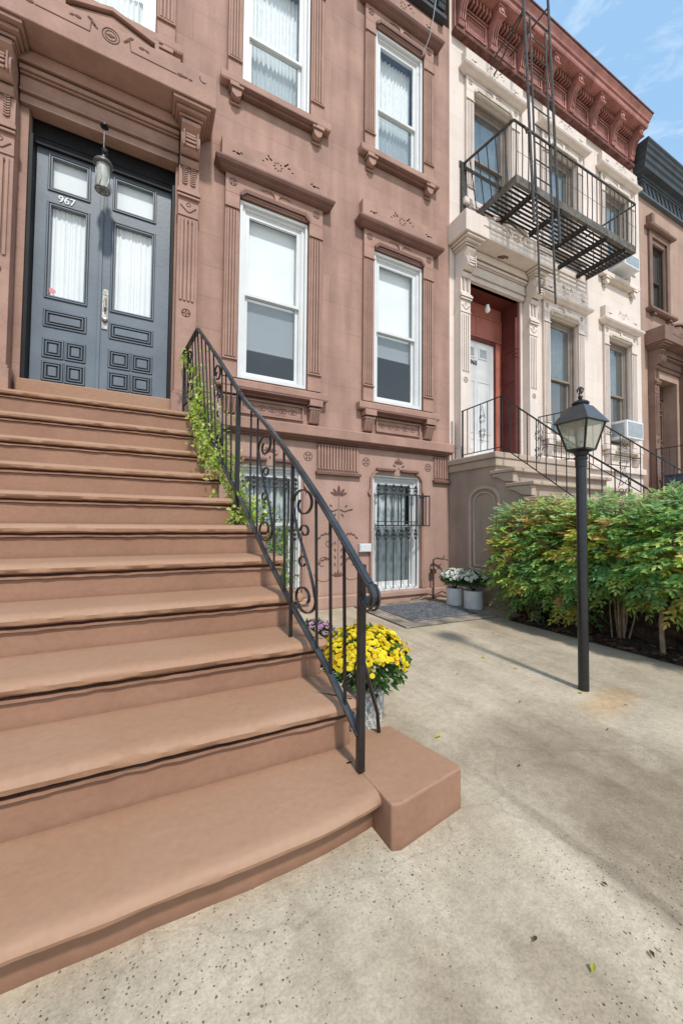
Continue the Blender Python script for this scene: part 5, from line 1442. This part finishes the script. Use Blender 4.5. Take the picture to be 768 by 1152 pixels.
# cornice with diagonal lattice
mb = MB(); mb.box(TX0 - .0, TX1, D - .06, D + .1, 9.19, 10.1)
tc_ = mb.build('cornice', M['dark_cornice'], th)
mb = MB(); mb.box(TX0 - .02, TX1, D - .09, D + .0, 9.17, 9.22); mb.box(TX0 - .02, TX1, D - .09, D, 9.5, 9.54)
x = TX0 + .05
while x < TX1:
    mb.prism_xz([(x, 9.48), (x + .035, 9.48), (x + .16, 9.24), (x + .125, 9.24)], D - .085, D - .06)
    mb.prism_xz([(x + .08, 9.48), (x + .1, 9.48), (x + .16, 9.37), (x + .14, 9.37)], D - .08, D - .06); x += .2
mb.build('cornice_lattice', mat('grey_painted_lattice', (.11, .13, .15), .5, .1, 4), tc_, bev=.002)
mb = MB()
prof = [(.0, 10.12), (.40, 10.12), (.40, 10.08), (.37, 10.04), (.36, 9.99), (.33, 9.95), (.32, 9.88), (.29, 9.85), (.28, 9.76), (.25, 9.72), (.24, 9.62), (.12, 9.60), (.1, 9.55), (.0, 9.545)]
mb.mould(prof, TX0 - .0 + .02, TX1, D, ret=True); mb.build('cornice_crown', M['dark_cornice'], tc_)
# its stoop, railing and storage box
ts = thing('far_stoop', 'brown stone stoop of the far house at the right edge', 'stoop', (11.5, 4.2, 0))
mb = MB(); mb.prism_yz([(D - .005, 0), (1.6, 0)] + [q for i in range(8) for q in ((1.6 + i * .29, .24 * (i + 1)), (1.6 + (i + 1) * .29, .24 * (i + 1)))] + [(D - .005, 1.92)], 10.6, 12.5)
mb.build('stoop_body', M['third_trim'], ts, bev=.006)
mb = MB(); mb.box(10.55, 12.55, 3.85, D - .006, 1.925, 2.0); mb.build('landing_slab', M['third_trim'], ts, bev=.01)
neigh_rail(10.66, [(4.72, 3.0), (3.85, 3.0), (2.6, 1.95), (1.7, 1.2)], [(4.72, 2.08), (3.85, 2.08), (2.9, 1.35), (1.7, .45)], 'dark iron railing of the far brown stoop at the right edge', (), 2.0)
bx = thing('storage_bin', 'slate blue plastic bin on the landing of the far brown stoop', 'bin', (11.1, 4.45, 2.0))
mb = MB(); mb.box(10.8, 11.5, 4.2, 4.62, 2.002, 2.36); mb.build('bin_body', M['bin'], bx, bev=.02)
mb = MB(); mb.box(10.78, 11.52, 4.18, 4.64, 2.362, 2.4); mb.build('lid', M['bin'], bx, bev=.01)

# ================================================================== SMALL THINGS
# security grilles
def grille(x0, x1, z0, z1, label, cage):
    root = thing('window_grille', label, 'window grille', ((x0 + x1) / 2, D, z0), 'security grilles on the basement windows')
    y = D - .03; n = 6
    mb = MB()
    for zz in (z0 + 1.02, z1 - .13, z1 - .23): mb.piece(); mb.bar((x0, y, zz), (x1, y, zz), .012)
    mb.build('crossbar', M['iron_grille'], root)
    for i in range(n):
        x = x0 + .03 + i * (x1 - x0 - .06) / (n - 1)
        mb = MB(); mb.bar((x, y, z0 + .02), (x, y, z1 - .08), .012)
        for zz in (z1 - .17, z0 + .83):
            for dz_ in (-.06, 0, .06): mb.lathe([(.006, -.028), (.02, -.01), (.022, .005), (.006, .03)], (x, y, zz + dz_), 8)
            for sg in (-1, 1): mb.ribbon([(x, y, zz - .07), (x + sg * .035, y, zz - .03), (x + sg * .03, y, zz + .02), (x, y, zz + .06)], .008, .006, (0, 1, 0))
        mb.build('bar', M['iron_grille'], root)
    if cage:
        mb = MB(); yo = D - .26; za, zb2 = 1.15, 1.60; xa, xb = x0 - .0, x1 + .05
        for zz in (za, zb2):
            mb.bar((xa, yo, zz), (xb, yo, zz), .016); mb.bar((xa, yo, zz), (xa, D, zz), .016); mb.bar((xb, yo, zz), (xb, D, zz), .016)
        for i in range(8):
            x = xa + i * (xb - xa) / 7; mb.bar((x, yo, za), (x, yo, zb2), .012)
        for yq in (D - .17, D - .09): mb.bar((xb, yq, za), (xb, yq, zb2), .012)
        mb.build('projecting_cage', M['iron_grille'], root)
    return root
grille(3.03, 3.78, .19, 1.86, 'iron window grille with projecting cage on the basement window beside the white pots', True)
grille(1.04, 1.80, .19, 1.86, 'iron security grille on the basement window behind the stair railing', False)
# mat and slab
mb = MB(); mb.prism_xy([(2.62, 3.54), (4.02, 3.50), (4.06, 4.72), (2.62, 4.76)], .004, .022); sl_ = mb.build('entry_slab', M['slab'], None, bev=.006, origin=(3.3, 4.1, 0)); tag(sl_, 'stained low concrete slab under the grey door mat', 'slab')
dm = thing('door_mat', 'grey rubber door mat lying on the slab below the barred window', 'door mat', (3.34, 4.12, .022))
mb = MB(); mb.box(2.83, 3.87, 3.70, 4.55, .024, .034); mb.build('mat_base', M['mat_rubber'], dm, bev=.003)
mb = MB()
for i in range(34): mb.box(2.86 + i * .029, 2.872 + i * .029, 3.73, 4.52, .034, .0385)
for i in range(27): mb.box(2.86, 3.84, 3.735 + i * .029, 3.745 + i * .029, .0345, .038)
mb.build('mat_ribs', M['mat_rubber'], dm)
# spigot
sp = thing('water_spigot', 'rusty standpipe with a brass garden tap by the basement wall', 'spigot', (4.1, D - .08, 0))
mb = MB(); mb.tube([(4.06, D - .08, 0), (4.06, D - .08, .42), (4.06, D - .08, .62), (4.12, D - .08, .64), (4.2, D - .1, .63)], .014, 8); mb.box(4.02, 4.10, D - .1, D - .06, .40, .47)
mb.tube([(4.06, D - .1, .06), (3.9, D - .12, .10), (3.75, D - .12, .05), (3.6, D - .12, .04)], .008, 6); mb.tube([(4.06, D - .1, .06), (4.2, D - .12, .12), (4.35, D - .1, .05)], .01, 6)
mb.build('pipe', M['galv'], sp)
mb = MB(); mb.lathe([(.016, 0), (.02, .02), (.014, .04)], (4.22, D - .11, .61), 10); mb.tube([(4.2, D - .1, .63), (4.27, D - .13, .63), (4.30, D - .14, .60)], .012, 8); mb.tube([(4.24, D - .12, .64), (4.24, D - .12, .665), (4.20, D - .15, .67), (4.28, D - .1, .67)], .006, 6)
mb.build('tap', M['brass'], sp)
# cable on the facade
mb = MB(); mb.tube([(4.10, D - .18, 10.2), (4.02, D - .2, 9.8), (3.93, D - .21, 9.3), (3.86, D - .21, 8.95), (3.80, D - .1, 8.72)], .006, 6)
cb = mb.build('hanging_cable', M['cable'], None, origin=(3.8, D - .1, 8.7)); tag(cb, 'thin grey cable hanging down the brown wall over the top right window', 'cable')
# fallen leaves
spots = [(3.668, 4.259, .03, 'Y'), (1.465, 1.664, 0, 'Y'), (2.648, 2.495, 0, 'Y'), (2.678, 2.18, 0, 'Y'), (2.693, 1.648, 0, 'Y'), (2.793, 1.413, 0, 'B'), (1.049, .623, 0, 'G'), (1.631, 1.291, 0, 'B'), (1.205, 1.26, .0, 'G'), (1.0, .745, 0, 'B'), (1.34, .742, 0, 'B'), (1.243, .586, 0, 'B'), (3.208, 3.334, 0, 'B'), (2.35, 1.296, 0, 'B'), (2.173, 2.278, 0, 'B'), (2.2, 1.75, 0, 'B'), (3.9, 2.9, 0, 'B'), (3.4, 3.0, 0, 'Y')]
where = ['lying on the slab edge by the door mat', 'beside the stone wing block', 'halfway along the lamp post shadow', 'just left of the lamp post shadow', 'at the foot of the lamp post', 'right of the lamp post foot', 'nearest the camera at the lower right',
         'in the middle of the concrete', 'tucked against the wing block corner', 'small and curled low in the picture', 'on the streaked concrete at lower right', 'near the bottom right corner', 'at the far end of the lamp post shadow', 'on the concrete right of the middle', 'between the mat and the yellow flowers', 'left of the lamp post foot', 'close to the planting bed edge', 'between the lamp post and the mat']
for (x, y, z, k_), wt in zip(spots, where):
    c_ = {'Y': (.62, .55, .06), 'B': (.1, .06, .03), 'G': (.42, .46, .08)}[k_]
    s_ = {'Y': .045, 'B': .022, 'G': .03}[k_]
    mb = MB(); a = rnd.random() * 2 * PI; dd = Vector((math.cos(a), math.sin(a), .12)); leaflet(mb, Vector((x, y, z + .008)), dd, Vector((0, 0, 1)), s_, s_ * .55, c_, .25)
    lo = mb.build('fallen_leaf', M['foliage'], None, origin=(x, y, z + .005))
    tag(lo, {'Y': 'fallen yellow leaf ', 'B': 'small dry brown fallen leaf ', 'G': 'fallen yellow green leaf '}[k_] + wt, 'leaf', 'fallen leaves on the concrete')

# ================================================================== CAMERA, LIGHT, WORLD
yaw, pit, rol = R(26.8827), R(1.938), R(.5277)
f = Vector((math.sin(yaw) * math.cos(pit), math.cos(yaw) * math.cos(pit), math.sin(pit)))
r = Vector((math.cos(yaw), -math.sin(yaw), 0)); u = r.cross(f)
r2 = r * math.cos(rol) + u * math.sin(rol); u2 = u * math.cos(rol) - r * math.sin(rol)
cam = bpy.data.cameras.new('camera'); co = bpy.data.objects.new('camera', cam); col.objects.link(co)
co.matrix_world = Matrix(((r2.x, u2.x, -f.x, 0), (r2.y, u2.y, -f.y, 0), (r2.z, u2.z, -f.z, H), (0, 0, 0, 1)))
cam.sensor_fit = 'HORIZONTAL'; cam.sensor_width = 36; cam.lens = 434.46 / 768 * 36; cam.clip_start = .02; cam.clip_end = 500
bpy.context.scene.camera = co
SUN_EL = R(53); saz = Vector((.05, 1, 0)).normalized()      # horizontal travel direction of the light
sd = Vector((saz.x * math.cos(SUN_EL), saz.y * math.cos(SUN_EL), -math.sin(SUN_EL)))
sun = bpy.data.lights.new('sun', 'SUN'); so = bpy.data.objects.new('sun', sun); col.objects.link(so)
sun.energy = 3.45; sun.angle = R(4); sun.color = (1, .955, .89)
so.rotation_euler = sd.to_track_quat('-Z', 'Y').to_euler(); so.location = (0, -5, 12)
w = bpy.data.worlds.new('World'); bpy.context.scene.world = w; w.use_nodes = True
N = w.node_tree.nodes; L = w.node_tree.links; bg = N['Background']
sky = N.new('ShaderNodeTexSky'); sky.sky_type = 'NISHITA'; sky.sun_disc = False; sky.sun_elevation = SUN_EL
# sun stands opposite the travel direction
sky.sun_rotation = math.atan2(-saz.x, -saz.y); sky.air_density = 1.0; sky.dust_density = 1.5; sky.ozone_density = 1.5; sky.altitude = 20
tc = N.new('ShaderNodeTexCoord'); mp = N.new('ShaderNodeMapping'); mp.inputs['Scale'].default_value = (1.2, 1.2, 5.5); mp.inputs['Rotation'].default_value = (R(8), R(-14), 0)
nz = N.new('ShaderNodeTexNoise'); nz.inputs['Scale'].default_value = 3.0; nz.inputs['Detail'].default_value = 9; nz.inputs['Roughness'].default_value = .62; nz.inputs['Distortion'].default_value = .6
L.new(tc.outputs['Generated'], mp.inputs[0]); L.new(mp.outputs[0], nz.inputs['Vector'])
rp = N.new('ShaderNodeValToRGB'); rp.color_ramp.elements[0].position = .47; rp.color_ramp.elements[0].color = (0, 0, 0, 1); rp.color_ramp.elements[1].position = .78; rp.color_ramp.elements[1].color = (.8, .8, .8, 1)
L.new(nz.outputs['Fac'], rp.inputs[0])
mx = N.new('ShaderNodeMix'); mx.data_type = 'RGBA'; mx.inputs[7].default_value = (7.5, 8.2, 8.8, 1)

sz = N.new('ShaderNodeSeparateXYZ'); L.new(tc.outputs['Generated'], sz.inputs[0])
gr_ = N.new('ShaderNodeValToRGB'); e = gr_.color_ramp.elements; e[0].position = 0; e[0].color = (6.4, 6.6, 6.6, 1); e[1].position = .62; e[1].color = (2.7, 4.6, 6.9, 1)
em = gr_.color_ramp.elements.new(.3); em.color = (4.7, 6.0, 7.0, 1); L.new(sz.outputs['Z'], gr_.inputs[0])
hz = N.new('ShaderNodeMix'); hz.data_type = 'RGBA'; hz.inputs[0].default_value = .8; L.new(sky.outputs[0], hz.inputs[6]); L.new(gr_.outputs[0], hz.inputs[7])
L.new(rp.outputs[0], mx.inputs[0]); L.new(hz.outputs[2], mx.inputs[6]); L.new(mx.outputs[2], bg.inputs[0]); bg.inputs[1].default_value = .15
sc = bpy.context.scene
sc.view_settings.view_transform = 'Standard'; sc.view_settings.look = 'None'; sc.view_settings.exposure = 0
sc.render.resolution_x = 682; sc.render.resolution_y = 1024
